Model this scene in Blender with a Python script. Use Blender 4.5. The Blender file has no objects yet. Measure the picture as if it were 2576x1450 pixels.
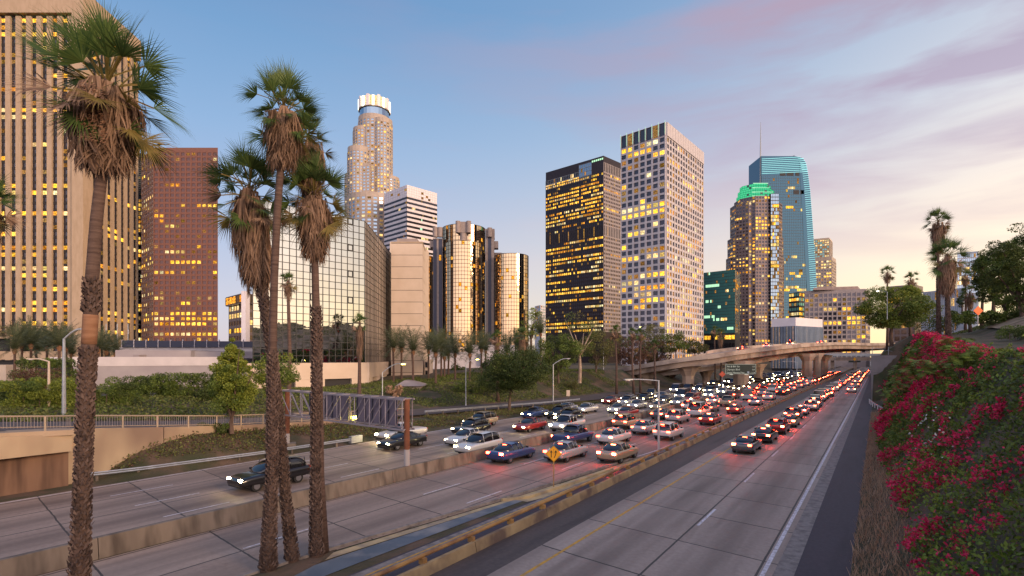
import bpy, math, random
import numpy as np
from mathutils import Vector, Matrix, noise
R = math.radians
scene = bpy.context.scene
COL = scene.collection
rng = random.Random(11)
nr = np.random.default_rng(5)

# ---------------------------------------------------------------- camera
H = 8.3            # eye height above the freeway
FPX = 1320.0       # focal length in units of a 2576 px wide picture
VH = 900.0         # picture row of the horizon
cam_d = bpy.data.cameras.new("camera")
cam = bpy.data.objects.new("camera", cam_d); COL.objects.link(cam)
cam.location = (0, 0, H); cam.rotation_euler = (R(90), 0, 0)
cam_d.sensor_width = 36; cam_d.lens = 36 * FPX / 2576
cam_d.shift_y = (VH - 725) / 2576
cam_d.clip_start = 0.1; cam_d.clip_end = 30000
scene.camera = cam

# ---------------------------------------------------------------- sky
SUN_AZ, SUN_EL = 129.0, 16.0
world = bpy.data.worlds.new("World"); scene.world = world; world.use_nodes = True
wt = world.node_tree; wt.nodes.clear()
def wn(t, **k):
    n = wt.nodes.new(t)
    for a, b in k.items(): setattr(n, a, b)
    return n
def wmath(op, a, b=None, c=None, clamp=False):
    n = wn('ShaderNodeMath', operation=op, use_clamp=clamp)
    for i, x in enumerate((a, b, c)):
        if x is None: continue
        if isinstance(x, (int, float)): n.inputs[i].default_value = x
        else: wt.links.new(x, n.inputs[i])
    return n.outputs[0]
def wramp(f, stops):
    n = wn('ShaderNodeValToRGB'); e = n.color_ramp.elements
    while len(e) < len(stops): e.new(0.5)
    for i, (p, c) in enumerate(stops): e[i].position = p; e[i].color = (*c, 1)
    wt.links.new(f, n.inputs[0]); return n.outputs[0]
def wmix(f, a, b, mode='MIX'):
    n = wn('ShaderNodeMix', data_type='RGBA', blend_type=mode)
    for i, x in ((0, f), (6, a), (7, b)):
        if isinstance(x, (int, float)): n.inputs[i].default_value = x
        elif isinstance(x, tuple): n.inputs[i].default_value = (*x, 1)
        else: wt.links.new(x, n.inputs[i])
    return n.outputs[2]
tc = wn('ShaderNodeTexCoord'); sep = wn('ShaderNodeSeparateXYZ')
wt.links.new(tc.outputs['Generated'], sep.inputs[0])
X_, Y_, Z_ = sep.outputs
hl = wmath('SQRT', wmath('ADD', wmath('MULTIPLY', X_, X_), wmath('ADD', wmath('MULTIPLY', Y_, Y_), 1e-5)))
wa = R(68)
m_ = wmath('DIVIDE', wmath('ADD', wmath('MULTIPLY', X_, math.sin(wa)), wmath('MULTIPLY', Y_, math.cos(wa))), hl)
warm = wmath('POWER', wmath('MULTIPLY', wmath('ADD', m_, 0.45), 1 / 1.4, clamp=True), 1.5)
el = wmath('MAXIMUM', Z_, 0.0)
cool_c = wramp(el, [(0.0, (.50, .43, .56)), (.10, (.45, .45, .60)), (.22, (.33, .42, .62)), (.36, (.23, .38, .61)), (.55, (.105, .265, .50)), (1.0, (.06, .16, .42))])
warm_c = wramp(el, [(0.0, (1.05, .76, .36)), (.07, (.96, .77, .47)), (.16, (.82, .70, .57)), (.27, (.60, .59, .62)), (.38, (.40, .49, .63)), (.55, (.24, .36, .56)), (1.0, (.18, .24, .46))])
base = wmix(warm, cool_c, warm_c)
# glow round the place where the sun has gone down
sv = (math.sin(R(70)), math.cos(R(70)), 0.03)
dt = wmath('ADD', wmath('ADD', wmath('MULTIPLY', X_, sv[0]), wmath('MULTIPLY', Y_, sv[1])), wmath('MULTIPLY', Z_, sv[2]))
gl = wmath('POWER', wmath('MAXIMUM', dt, 0.0), 5.0)
base = wmix(wmath('MULTIPLY', gl, 0.55), base, (1.0, .66, .27), 'ADD')
# pink fill glow added to the unseen sky behind the camera, brightens camera-facing sides
back_fill = wmath('POWER', wmath('MULTIPLY', wmath('SUBTRACT', wmath('MULTIPLY', Y_, -1.0), .27), 1.6, clamp=True), 0.8)
base = wmix(wmath('MULTIPLY', back_fill, 1.0), base, (1.35, 1.0, .84), 'ADD')
# streaks of cloud, denser on the sunset side
mp = wn('ShaderNodeMapping'); wt.links.new(tc.outputs['Generated'], mp.inputs[0])
mp.inputs['Rotation'].default_value = (0.15, R(-14), R(20)); mp.inputs['Scale'].default_value = (1.1, 1.1, 6.5)
nz = wn('ShaderNodeTexNoise'); nz.inputs['Scale'].default_value = 2.1; nz.inputs['Detail'].default_value = 8
nz.inputs['Roughness'].default_value = .52; nz.inputs['Distortion'].default_value = .35
wt.links.new(mp.outputs[0], nz.inputs['Vector'])
cl = wramp(nz.outputs[0], [(0.42, (0, 0, 0)), (.63, (1, 1, 1))])
up = wmath('SMOOTH_MIN', wmath('MULTIPLY', el, 3.0), 1.0, 0.2)
cf = wmath('MULTIPLY', wmath('MULTIPLY', cl, wmath('ADD', wmath('MULTIPLY', wmath('MULTIPLY', warm, warm), 1.55), .03)), up, clamp=True)
cc = wramp(el, [(0.0, (1.0, .72, .46)), (.2, (.70, .55, .54)), (.33, (.46, .37, .48)), (.45, (.40, .32, .43)), (.52, (.44, .31, .40)), (1, (.3, .22, .36))])
base = wmix(wmath('MULTIPLY', cf, .85), base, cc)
sky = wn('ShaderNodeTexSky', sky_type='NISHITA'); sky.sun_disc = False
sky.sun_elevation = R(SUN_EL); sky.sun_rotation = R(SUN_AZ)
base = wmix(0.02, base, sky.outputs[0], 'ADD')
bg = wn('ShaderNodeBackground'); bg.inputs[1].default_value = 1.0
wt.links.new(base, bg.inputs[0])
wo = wn('ShaderNodeOutputWorld'); wt.links.new(bg.outputs[0], wo.inputs[0])

sd = bpy.data.lights.new("sun", 'SUN'); sd.energy = 3.0; sd.angle = R(18); sd.color = (1.0, .68, .44)
sun = bpy.data.objects.new("sun", sd); COL.objects.link(sun)
dv = Vector((math.sin(R(SUN_AZ)) * math.cos(R(SUN_EL)), math.cos(R(SUN_AZ)) * math.cos(R(SUN_EL)), math.sin(R(SUN_EL))))
sun.rotation_euler = dv.to_track_quat('Z', 'Y').to_euler()

scene.view_settings.view_transform = 'Standard'; scene.view_settings.look = 'None'
scene.view_settings.exposure = 0.1; scene.view_settings.gamma = 1.0
scene.cycles.use_denoising = True
scene.cycles.max_bounces = 6; scene.cycles.diffuse_bounces = 3; scene.cycles.glossy_bounces = 3
scene.cycles.transmission_bounces = 2; scene.cycles.transparent_max_bounces = 4
scene.cycles.sample_clamp_indirect = 3.0; scene.cycles.caustics_reflective = False; scene.cycles.caustics_refractive = False

# ---------------------------------------------------------------- frames
TH = R(34.9); SN, CS = math.sin(TH), math.cos(TH)
def ST(s, t, z=0.0): return Vector((s * SN + t * CS, s * CS - t * SN, z))
def XY2ST(x, y): return x * SN + y * CS, x * CS - y * SN
def wx(u, Y): return (u - 1288) * Y / FPX
def zof(v, Y): return H + (VH - v) * Y / FPX
def at(u, v, Y): return Vector((wx(u, Y), Y, zof(v, Y)))

# ---------------------------------------------------------------- materials
def nodes_mat(name, base=(.5, .5, .5), rough=.7, metal=0.0, spec=.5):
    m = bpy.data.materials.new(name); m.use_nodes = True
    p = m.node_tree.nodes['Principled BSDF']
    p.inputs['Base Color'].default_value = (*base, 1); p.inputs['Roughness'].default_value = rough
    p.inputs['Metallic'].default_value = metal; p.inputs['Specular IOR Level'].default_value = spec
    return m, m.node_tree, p
def N(t, typ, **k):
    n = t.nodes.new(typ)
    for a, b in k.items(): setattr(n, a, b)
    return n
def tmath(t, op, a, b=None, clamp=False):
    n = N(t, 'ShaderNodeMath', operation=op, use_clamp=clamp)
    for i, x in enumerate((a, b)):
        if x is None: continue
        if isinstance(x, (int, float)): n.inputs[i].default_value = x
        else: t.links.new(x, n.inputs[i])
    return n.outputs[0]
def tmix(t, f, a, b, mode='MIX'):
    n = N(t, 'ShaderNodeMix', data_type='RGBA', blend_type=mode)
    for i, x in ((0, f), (6, a), (7, b)):
        if isinstance(x, (int, float)): n.inputs[i].default_value = x
        elif isinstance(x, tuple): n.inputs[i].default_value = (*x[:3], 1)
        else: t.links.new(x, n.inputs[i])
    return n.outputs[2]
def tnoise(t, scale, detail=4, coord='Object', vec=None, stretch=None, rough=.55):
    c = vec
    if c is None: c = N(t, 'ShaderNodeTexCoord').outputs[coord]
    if stretch:
        mp = N(t, 'ShaderNodeMapping'); mp.inputs['Scale'].default_value = stretch
        t.links.new(c, mp.inputs[0]); c = mp.outputs[0]
    n = N(t, 'ShaderNodeTexNoise'); n.inputs['Scale'].default_value = scale; n.inputs['Detail'].default_value = detail
    n.inputs['Roughness'].default_value = rough
    t.links.new(c, n.inputs['Vector']); return n.outputs[0]
def tramp(t, f, stops):
    n = N(t, 'ShaderNodeValToRGB'); e = n.color_ramp.elements
    while len(e) < len(stops): e.new(0.5)
    for i, (p, c) in enumerate(stops): e[i].position = p; e[i].color = (*c, 1)
    t.links.new(f, n.inputs[0]); return n.outputs[0]
def tbump(t, p, h, st=.3, dist=.05):
    b = N(t, 'ShaderNodeBump'); b.inputs['Strength'].default_value = st; b.inputs['Distance'].default_value = dist
    t.links.new(h, b.inputs['Height']); t.links.new(b.outputs[0], p.inputs['Normal'])
def mat_var(name, c1, c2, scale=1.0, rough=.8, metal=0., bump=0., detail=5, stretch=None, c3=None, scale2=.15, spec=.4):
    m, t, p = nodes_mat(name, c1, rough, metal, spec)
    n = tnoise(t, scale, detail, stretch=stretch)
    col = tramp(t, n, [(.3, c1), (.7, c2)])
    if c3:
        n2 = tnoise(t, scale2, 3, stretch=stretch)
        col = tmix(t, tramp(t, n2, [(.45, (0, 0, 0)), (.65, (1, 1, 1))]), col, c3)
    t.links.new(col, p.inputs['Base Color'])
    if bump: tbump(t, p, n, bump)
    return m
def mat_emit(name, col, strength, sampled=False, var=None):
    m = bpy.data.materials.new(name); m.use_nodes = True; t = m.node_tree; t.nodes.clear()
    e = N(t, 'ShaderNodeEmission'); o = N(t, 'ShaderNodeOutputMaterial'); t.links.new(e.outputs[0], o.inputs[0])
    e.inputs[0].default_value = (*col, 1); e.inputs[1].default_value = strength
    if var:
        geo = N(t, 'ShaderNodeNewGeometry'); oi = N(t, 'ShaderNodeObjectInfo'); rnd = tmath(t, 'FRACT', tmath(t, 'ADD', geo.outputs['Random Per Island'], oi.outputs['Random']))
        n = tnoise(t, var[0], 2, stretch=(1, 1, 1.6))
        base_c = tramp(t, n, [(.40, var[1]), (.56, col), (.70, tuple(min(1.0, x * 1.25 + .12) for x in col))])
        t.links.new(tmix(t, rnd, base_c, tramp(t, rnd, [(0, (1, .62, .10)), (.5, (1, .42, .05)), (1, (1, .85, .42))]), 'MULTIPLY'), e.inputs[0])
        t.links.new(tmath(t, 'MULTIPLY', tmath(t, 'ADD', tmath(t, 'MULTIPLY', tmath(t, 'FRACT', tmath(t, 'MULTIPLY', rnd, 7.3)), 1.1), .5), strength), e.inputs[1])
    m.cycles.emission_sampling = 'FRONT_BACK' if sampled else 'NONE'
    return m
M = {}
M['lit'] = mat_emit('lit_window', (1.0, .64, .09), 1.8, var=(.9, (.46, .23, .03)))
M['lit_warm'] = mat_emit('lit_window_warm', (1.0, .48, .05), 1.2, var=(.9, (.26, .12, .02)))
M['lit_dim'] = mat_emit('lit_window_dim', (.50, .30, .08), .8, var=(1.2, (.10, .07, .05)))
M['lit_pale'] = mat_emit('lit_window_pale', (1.0, .86, .45), 1.3, var=(.9, (.45, .36, .18)))
M['lit_green'] = mat_emit('lit_crown_green', (.10, .80, .38), .8)
M['lit_green_soft'] = mat_emit('lit_crown_green_soft', (.02, .30, .13), .8)
M['lit_cyan'] = mat_emit('lit_edge_cyan', (.45, .95, .95), 1.1)
M['lit_white'] = mat_emit('lit_white', (1.0, .95, .70), 2.2)
M['lit_mint'] = mat_emit('lit_mint', (.55, 1.0, .62), 1.1)
M['lamp_yellow'] = mat_emit('lamp_yellow', (1.0, .82, .12), 40, True)
M['lamp_white'] = mat_emit('lamp_white', (1.0, .9, .7), 20, True)
def mat_lamp(name, col, strength):
    m = mat_emit(name, col, strength, True); t = m.node_tree; e = [n for n in t.nodes if n.type == 'EMISSION'][0]; oi = N(t, 'ShaderNodeObjectInfo')
    t.links.new(tmath(t, 'MULTIPLY', tmath(t, 'ADD', tmath(t, 'MULTIPLY', tmath(t, 'POWER', oi.outputs['Random'], 2.0), 1.6), .35), strength), e.inputs[1]); return m
M['head'] = mat_lamp('headlamp_light', (1.0, .78, .36), 110)
M['tail'] = mat_lamp('tail_lamp_light', (1.0, .05, .018), 120)
def glass(name, col, rough=.06, metal=.85, wob=.02):
    m, t, p = nodes_mat(name, col, rough, metal, .8)
    n = tnoise(t, .35, 2)
    tbump(t, p, n, wob, 1.0)
    return m
M['gl_dark'] = glass('dark_glass', (.075, .07, .085), .08, .75)
M['gl_black'] = glass('black_glass', (.05, .04, .045), .12, .8)
M['gl_brown'] = glass('bronze_glass', (.10, .065, .05), .12, .7)
M['gl_blue'] = glass('blue_glass', (.30, .40, .50), .05, .9)
M['gl_ink'] = glass('inky_glass', (.03, .028, .04), .1, .35)
M['gl_teal'] = glass('deep_teal_glass', (.06, .125, .17), .05, .9)
M['gl_red'] = glass('red_brown_glass', (.10, .05, .045), .2, .6)
M['gl_green'] = glass('green_glass', (.13, .42, .40), .10, .5)
M['gl_gold'] = glass('gold_mirror_glass', (.66, .48, .29), .035, 1.0, .05)
M['gl_mirror'] = glass('silver_mirror_glass', (.70, .68, .64), .015, 1.0, .012)
M['gl_grey'] = glass('grey_mirror_glass', (.50, .42, .35), .38, .55)
M['beige'] = mat_var('beige_stone', (.38, .275, .18), (.46, .34, .235), .6, .75, stretch=(1, 1, .3))
M['beige_pale'] = mat_var('pale_beige_panels', (.56, .44, .33), (.64, .51, .40), .3, .75)
M['redgran'] = mat_var('red_granite', (.165, .066, .042), (.205, .084, .055), .8, .45, .1)
M['redgran_side'] = mat_var('polished_red_granite', (.20, .12, .12), (.25, .15, .15), .8, .3, .3)
M['white_c'] = mat_var('white_concrete', (.46, .42, .43), (.56, .51, .52), .5, .7)
M['white_p'] = mat_var('white_panels', (.68, .62, .64), (.76, .70, .72), .3, .5)
M['blackmetal'] = mat_var('black_metal_panels', (.035, .025, .028), (.055, .04, .04), .5, .35, .6)
M['tan_tower'] = mat_var('tan_granite', (.36, .29, .24), (.45, .365, .30), .3, .6)
M['brown_gr'] = mat_var('brown_granite', (.15, .11, .11), (.22, .165, .155), .4, .4, .25)
M['greyb'] = mat_var('grey_facade', (.26, .22, .22), (.33, .28, .27), .4, .7)
M['bluegrey'] = mat_var('blue_grey_cladding', (.24, .30, .38), (.32, .38, .46), .2, .5)
M['hotel_c'] = mat_var('hotel_concrete', (.26, .21, .19), (.36, .29, .26), .5, .8)
M['mull'] = nodes_mat('dark_mullion', (.03, .03, .03), .5, .3)[0]
M['mull_w'] = nodes_mat('steel_mullion', (.3, .3, .3), .4, .5)[0]
M['grey_wall'] = mat_var('lilac_grey_wall', (.26, .23, .25), (.33, .30, .31), .3, .8)
M['dark'] = nodes_mat('dark_recess', (.02, .018, .02), .7)[0]
M['navy'] = nodes_mat('navy_panel', (.03, .035, .07), .5)[0]

# ---------------------------------------------------------------- objects
KIDS = {}
def tag(o, label=None, cat=None, group=None, kind=None):
    if label: o['label'] = label
    if cat: o['category'] = cat
    if group: o['group'] = group
    if kind: o['kind'] = kind
    return o
def adopt(o, parent):
    if parent is not None:
        o.parent = parent; KIDS.setdefault(parent.name, []).append(o)
        mtx = Matrix.Translation(parent.location) @ parent.rotation_euler.to_matrix().to_4x4()
        o.matrix_parent_inverse = mtx.inverted()
def empty(name, loc, label=None, cat=None, group=None, rz=0.0):
    o = bpy.data.objects.new(name, None); COL.objects.link(o); o.location = loc; o.rotation_euler = (0, 0, rz)
    o.empty_display_size = .5
    return tag(o, label, cat, group)
def copy_tree(o, parent=None):
    c = o.copy(); COL.objects.link(c)
    if parent is not None: c.parent = parent; KIDS.setdefault(parent.name, []).append(c)
    for k in list(KIDS.get(o.name, [])): copy_tree(k, c)
    return c
def raw(name, verts, faces, mats, parent=None, mi=None, smooth=False, rz=0.0):
    me = bpy.data.meshes.new(name)
    v = np.asarray(verts, dtype=np.float32).reshape(-1, 3)
    if isinstance(faces, np.ndarray):
        k = faces.shape[1]; nf = len(faces)
        me.vertices.add(len(v)); me.vertices.foreach_set('co', v.ravel())
        me.loops.add(nf * k); me.loops.foreach_set('vertex_index', faces.astype(np.int32).ravel())
        me.polygons.add(nf); me.polygons.foreach_set('loop_start', np.arange(0, nf * k, k, dtype=np.int32))
        me.update(calc_edges=True)
    else:
        me.from_pydata([tuple(map(float, a)) for a in v], [], faces); me.update()
    for m in (mats if isinstance(mats, (list, tuple)) else [mats]): me.materials.append(m)
    if mi is not None: me.polygons.foreach_set('material_index', np.asarray(mi, dtype=np.int32))
    if smooth: me.polygons.foreach_set('use_smooth', np.ones(len(me.polygons), dtype=bool))
    o = bpy.data.objects.new(name, me); COL.objects.link(o); o.rotation_euler = (0, 0, rz)
    adopt(o, parent)
    return o
class MB:
    def __init__(s): s.v = []; s.f = []; s.m = []
    def quad(s, a, b, c, d, m=0):
        n = len(s.v); s.v += [a, b, c, d]; s.f.append((n, n + 1, n + 2, n + 3)); s.m.append(m)
    def poly(s, pts, m=0):
        n = len(s.v); s.v += list(pts); s.f.append(tuple(range(n, n + len(pts)))); s.m.append(m)
    def hexa(s, b, t, m=0):
        n = len(s.v); s.v += list(b) + list(t); k = len(b)
        s.f.append(tuple(n + i for i in reversed(range(k)))); s.f.append(tuple(n + k + i for i in range(k)))
        for i in range(k): j = (i + 1) % k; s.f.append((n + i, n + j, n + k + j, n + k + i))
        s.m += [m] * (k + 2)
    def box(s, c, d, rz=0., m=0):
        ca, sa = math.cos(rz), math.sin(rz); hx, hy, hz = d[0] / 2, d[1] / 2, d[2] / 2
        def p(x, y, z): return (c[0] + x * ca - y * sa, c[1] + x * sa + y * ca, c[2] + z)
        s.hexa([p(-hx, -hy, -hz), p(hx, -hy, -hz), p(hx, hy, -hz), p(-hx, hy, -hz)],
               [p(-hx, -hy, hz), p(hx, -hy, hz), p(hx, hy, hz), p(-hx, hy, hz)], m)
    def span(s, x0, x1, y0, y1, z0, z1, m=0): s.box(((x0 + x1) / 2, (y0 + y1) / 2, (z0 + z1) / 2), (x1 - x0, y1 - y0, z1 - z0), 0, m)
    def prism(s, pts, z0, z1, m=0): s.hexa([(p[0], p[1], z0) for p in pts], [(p[0], p[1], z1) for p in pts], m)
    def bar(s, a, b, w, h=None, m=0):
        a, b = Vector(a), Vector(b); h = h or w; d = (b - a).normalized()
        up = Vector((0, 0, 1)) if abs(d.z) < .95 else Vector((1, 0, 0))
        x = d.cross(up).normalized() * w / 2; y = x.normalized().cross(d).normalized() * h / 2
        s.hexa([a - x - y, a + x - y, a + x + y, a - x + y], [b - x - y, b + x - y, b + x + y, b - x + y], m)
    def tube(s, pts, rad, n=8, m=0, cap=True):
        pts = [Vector(p) for p in pts]
        if not isinstance(rad, (list, tuple)): rad = [rad] * len(pts)
        st = len(s.v); ref = None
        for i, p in enumerate(pts):
            d = (pts[min(i + 1, len(pts) - 1)] - pts[max(i - 1, 0)]).normalized()
            if ref is None: ref = Vector((1, 0, 0)) if abs(d.x) < .9 else Vector((0, 1, 0))
            x = (ref - d * ref.dot(d)).normalized(); y = d.cross(x); ref = x
            for k in range(n):
                a = 2 * math.pi * k / n; s.v.append(p + (x * math.cos(a) + y * math.sin(a)) * rad[i])
        for i in range(len(pts) - 1):
            for k in range(n):
                j = (k + 1) % n; s.f.append((st + i * n + k, st + i * n + j, st + (i + 1) * n + j, st + (i + 1) * n + k)); s.m.append(m)
        if cap:
            s.f.append(tuple(st + k for k in reversed(range(n)))); e = st + (len(pts) - 1) * n
            s.f.append(tuple(e + k for k in range(n))); s.m += [m, m]
    def strip(s, A, B, m=0):
        n = len(s.v); k = len(A); s.v += list(A) + list(B)
        for i in range(k - 1): s.f.append((n + i, n + i + 1, n + k + i + 1, n + k + i)); s.m.append(m)
    def build(s, name, mats, parent=None, smooth=False, rz=0.):
        mats = mats if isinstance(mats, (list, tuple)) else [mats]
        return raw(name, [tuple(v) for v in s.v], s.f, mats, parent, s.m, smooth, rz)

def quads_from(verts4):
    n = len(verts4); return verts4.reshape(-1, 3), np.arange(n * 4).reshape(-1, 4)
def leaf_quads(c, size, aspect=.55, droop=0.0, rg=nr):
    n = len(c); a = rg.normal(size=(n, 3)); a /= np.linalg.norm(a, axis=1)[:, None]
    a[:, 2] -= droop; a /= np.linalg.norm(a, axis=1)[:, None]
    b = rg.normal(size=(n, 3)); b -= (b * a).sum(1)[:, None] * a; b /= np.linalg.norm(b, axis=1)[:, None]
    sz = (np.asarray(size) * rg.uniform(.6, 1.3, n))[:, None]
    q = np.stack([c - a * sz * .5, c + b * sz * aspect * .5, c + a * sz * .5, c - b * sz * aspect * .5], 1)
    return q
# ================================================================ GROUND
def itp(x, xs, ys): return np.interp(x, xs, ys)
def ramp_edge(s): return itp(s, [-60, 8, 22, 35, 50, 75, 95, 115, 140], [-43, -43.2, -45, -48, -49, -47, -45, -44, -44])
def ramp_z(s): return itp(s, [-60, 8, 22, 35, 50, 75, 95, 115], [4.6, 3.87, 2.45, 1.45, .75, .2, .03, 0])
def hill_H(s): return itp(s, [0, 55, 122, 200, 600], [8.0, 8.5, 12.4, 13.2, 16])
def ground_z(s, t):
    Hh = hill_H(s)
    z = 0.0
    if t > -0.9:
        if s > 121.5: z = float(np.interp(t, [-.9, -.6, 0, 5, 8, 13, 30, 60, 200], [0, 8.4, 8.5, Hh, Hh + .1, Hh + .1, Hh + 6, Hh + 9, Hh + 10]))
        else:
            o = float(np.interp(s, [60, 90, 121], [0, 1.6, .4]))
            z = float(np.interp(t, [-.9, -.2 + o, 6 + o * .3, 8, 13, 30, 60, 200], [0, .25, Hh, Hh + .1, Hh + .1, Hh + 7, Hh + 12, Hh + 12]))
    elif t < -41.2:
        te = float(ramp_edge(s)); zr = float(ramp_z(s))
        plat = float(np.interp(s, [-40, 20, 40, 60, 90, 115, 150, 260], [4.2, 3.9, 3.3, 2.6, 4.0, 4.8, 5.0, 3.0]))
        zw = float(np.interp(s, [13.0, 15.2, 16.7, 19.3, 21.5, 24], [-.05, 1.3, 1.9, 2.3, 2.25, 1.9])) if s < 24 else zr - .3
        zs = [0, 0 if s < 16 else .25 * zw, zw, zr - .1, zr - .1, plat, plat, 3.0]
        k = [-41.2, -41.9, te - .3 if s > 12 else te - .9, te - 1.2, te - 8.5, te - 20, -110, -150]
        z = float(np.interp(-t, [-a for a in k], zs))
        if s > 118: z = float(np.interp(-t, [41.2, 46, 52, 60, 110, 150], [0, 0, .6, plat, plat, 3.0]))
    z -= .012
    return z
ts = [-6000, -3000, -1500, -800, -400, -250, -150, -110, -90, -80, -74, -70, -67, -64, -62, -60, -58, -57, -56, -55, -54, -53, -52, -51, -50, -49.2, -48.5, -48, -47.3, -46.5, -46, -45.4,
      -44.9, -44.4, -44, -43.5, -43, -42.5, -41.9, -41.2, -30, -20, -10, -2, -.9, -.6, -.2, .3, 1, 1.6, 2.3, 3, 4, 5, 6, 6.7, 8, 9, 11, 13, 16, 20, 25, 30, 40, 60, 100, 200, 400, 900, 2500, 6000]
ss = [-3000, -600, -200, -80, -40, -20, -10, -4, 0, 4, 8, 10, 12, 14, 16, 18, 20, 22, 25, 28, 32, 36, 40, 45, 50, 55, 60, 66, 72, 78, 84, 90, 95, 100, 105, 110, 115, 118, 121, 122, 125, 130, 140, 150, 165, 180, 200,
      230, 260, 300, 360, 430, 520, 650, 900, 1400, 2500, 5000, 9000, 14000]
gv = []; gm = []
for s in ss:
    for t in ts: gv.append(tuple(ST(s, t, ground_z(s, t) + (.12 * noise.noise(Vector((s * .2, t * .2, 0))) if (t > .3 or t < -50) and abs(t) < 400 else 0))))
gf = []
nt = len(ts)
for i in range(len(ss) - 1):
    for j in range(nt - 1):
        gf.append((i * nt + j, i * nt + j + 1, (i + 1) * nt + j + 1, (i + 1) * nt + j))
mg, tg, pg = nodes_mat('dry_soil', (.1, .07, .05), .95)
n1 = tnoise(tg, .35, 6); n2 = tnoise(tg, 2.5, 5)
c1 = tramp(tg, n1, [(.35, (.045, .05, .018)), (.5, (.085, .065, .035)), (.62, (.16, .095, .065))])
c1 = tmix(tg, tmath(tg, 'MULTIPLY', n2, .5), c1, (.035, .045, .015))
tg.links.new(c1, pg.inputs['Base Color']); tbump(tg, pg, n2, .6, .2)
M['soil'] = mg
tag(raw('ground', gv, gf, mg, smooth=True), 'dry earth banks and flat ground around the freeway', 'ground', kind='structure')

# ---------------------------------------------------------------- road sheets (local x = t, y = s)
def road_mat(name, c1, c2, joint=4.6, wear=True, jcol=(.05, .045, .04), lanes=None, lat=3.65, off=0.):
    m, t, p = nodes_mat(name, c1, .62, 0, .35)
    tcn = N(t, 'ShaderNodeTexCoord'); sp = N(t, 'ShaderNodeSeparateXYZ'); t.links.new(tcn.outputs['Object'], sp.inputs[0])
    a = tnoise(t, .09, 5, vec=tcn.outputs['Object'], stretch=(3.5, .5, 1)); b = tnoise(t, 5, 6, vec=tcn.outputs['Object'])
    col = tramp(t, a, [(.3, c1), (.7, c2)])
    col = tmix(t, .35, col, tramp(t, b, [(.3, tuple(x * .72 for x in c1)), (.7, tuple(min(1, x * 1.2) for x in c2))]))
    st = tnoise(t, .6, 4, vec=tcn.outputs['Object'], stretch=(2.2, .22, 1))
    col = tmix(t, tmath(t, 'MULTIPLY', tramp(t, st, [(.5, (0, 0, 0)), (.72, (1, 1, 1))]), .55), col, tuple(x * .5 for x in c1))
    lx = tmath(t, 'FRACT', tmath(t, 'DIVIDE', tmath(t, 'SUBTRACT', sp.outputs[0], off), lat)); oil = tmath(t, 'POWER', tmath(t, 'SINE', tmath(t, 'MULTIPLY', lx, math.pi)), 5.0)
    wheel = tmath(t, 'POWER', tmath(t, 'ABSOLUTE', tmath(t, 'SINE', tmath(t, 'MULTIPLY', lx, 2 * math.pi))), 6.0)
    on_ = tnoise(t, .8, 4, vec=tcn.outputs['Object'], stretch=(1, .12, 1))
    if joint: col = tmix(t, tmath(t, 'MULTIPLY', tmath(t, 'MULTIPLY', tmath(t, 'MAXIMUM', oil, tmath(t, 'MULTIPLY', wheel, .55)), on_), 1.25), col, tuple(x * .38 for x in c1))
    pt = tramp(t, tnoise(t, 1.7, 7, vec=tcn.outputs['Object'], rough=.7), [(.62, (0, 0, 0)), (.66, (1, 1, 1))]); col = tmix(t, tmath(t, 'MULTIPLY', pt, .3), col, tuple(x * .5 for x in c1))
    if joint:
        slab = tmath(t, 'FLOOR', tmath(t, 'DIVIDE', tmath(t, 'ADD', sp.outputs[1], tmath(t, 'MULTIPLY', sp.outputs[0], .12)), joint))
        wn_ = N(t, 'ShaderNodeTexWhiteNoise', noise_dimensions='2D'); cb = N(t, 'ShaderNodeCombineXYZ')
        t.links.new(slab, cb.inputs[0]); t.links.new(tmath(t, 'FLOOR', tmath(t, 'DIVIDE', tmath(t, 'SUBTRACT', sp.outputs[0], off), lat)), cb.inputs[1])
        t.links.new(cb.outputs[0], wn_.inputs[0])
        col = tmix(t, .16, col, tramp(t, wn_.outputs[0], [(0, tuple(x * .55 for x in c1)), (1, tuple(min(1, x * 1.35) for x in c2))]))
        wob = tmath(t, 'MULTIPLY', tnoise(t, 1.2, 3, vec=tcn.outputs['Object']), .12)
        fr = tmath(t, 'PINGPONG', tmath(t, 'ADD', tmath(t, 'ADD', sp.outputs[1], tmath(t, 'MULTIPLY', sp.outputs[0], .12)), wob), joint)
        j = tmath(t, 'LESS_THAN', fr, .045)
        # PINGPONG doubles the period; a second offset line restores it
        j2 = tmath(t, 'GREATER_THAN', fr, joint - .04)
        j3 = tmath(t, 'LESS_THAN', tmath(t, 'PINGPONG', tmath(t, 'ADD', tmath(t, 'SUBTRACT', sp.outputs[0], off), tmath(t, 'MULTIPLY', wob, .3)), lat / 2), .045)
        col = tmix(t, tmath(t, 'MULTIPLY', tmath(t, 'MAXIMUM', tmath(t, 'MAXIMUM', j, j2), j3), .95), col, jcol)
    t.links.new(col, p.inputs['Base Color']); tbump(t, p, b, .15, .02)
    return m
M['conc'] = road_mat('road_concrete', (.31, .235, .19), (.43, .345, .285), off=-11.1)
M['conc2'] = road_mat('freeway_concrete', (.28, .205, .165), (.38, .30, .245), off=-26)
M['asph'] = road_mat('asphalt', (.030, .024, .034), (.062, .05, .066), joint=0)
M['asph2'] = road_mat('old_asphalt', (.07, .055, .05), (.12, .09, .078), joint=0)
M['kerbc'] = mat_var('gutter_concrete', (.22, .19, .17), (.32, .275, .245), 3, .85, bump=.3, c3=(.17, .145, .13), scale2=2.5)
M['paint_w'] = mat_var('white_paint', (.62, .58, .60), (.80, .76, .78), 3, .6, stretch=(1, 1, 1), c3=(.4, .36, .36), scale2=5)
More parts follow.
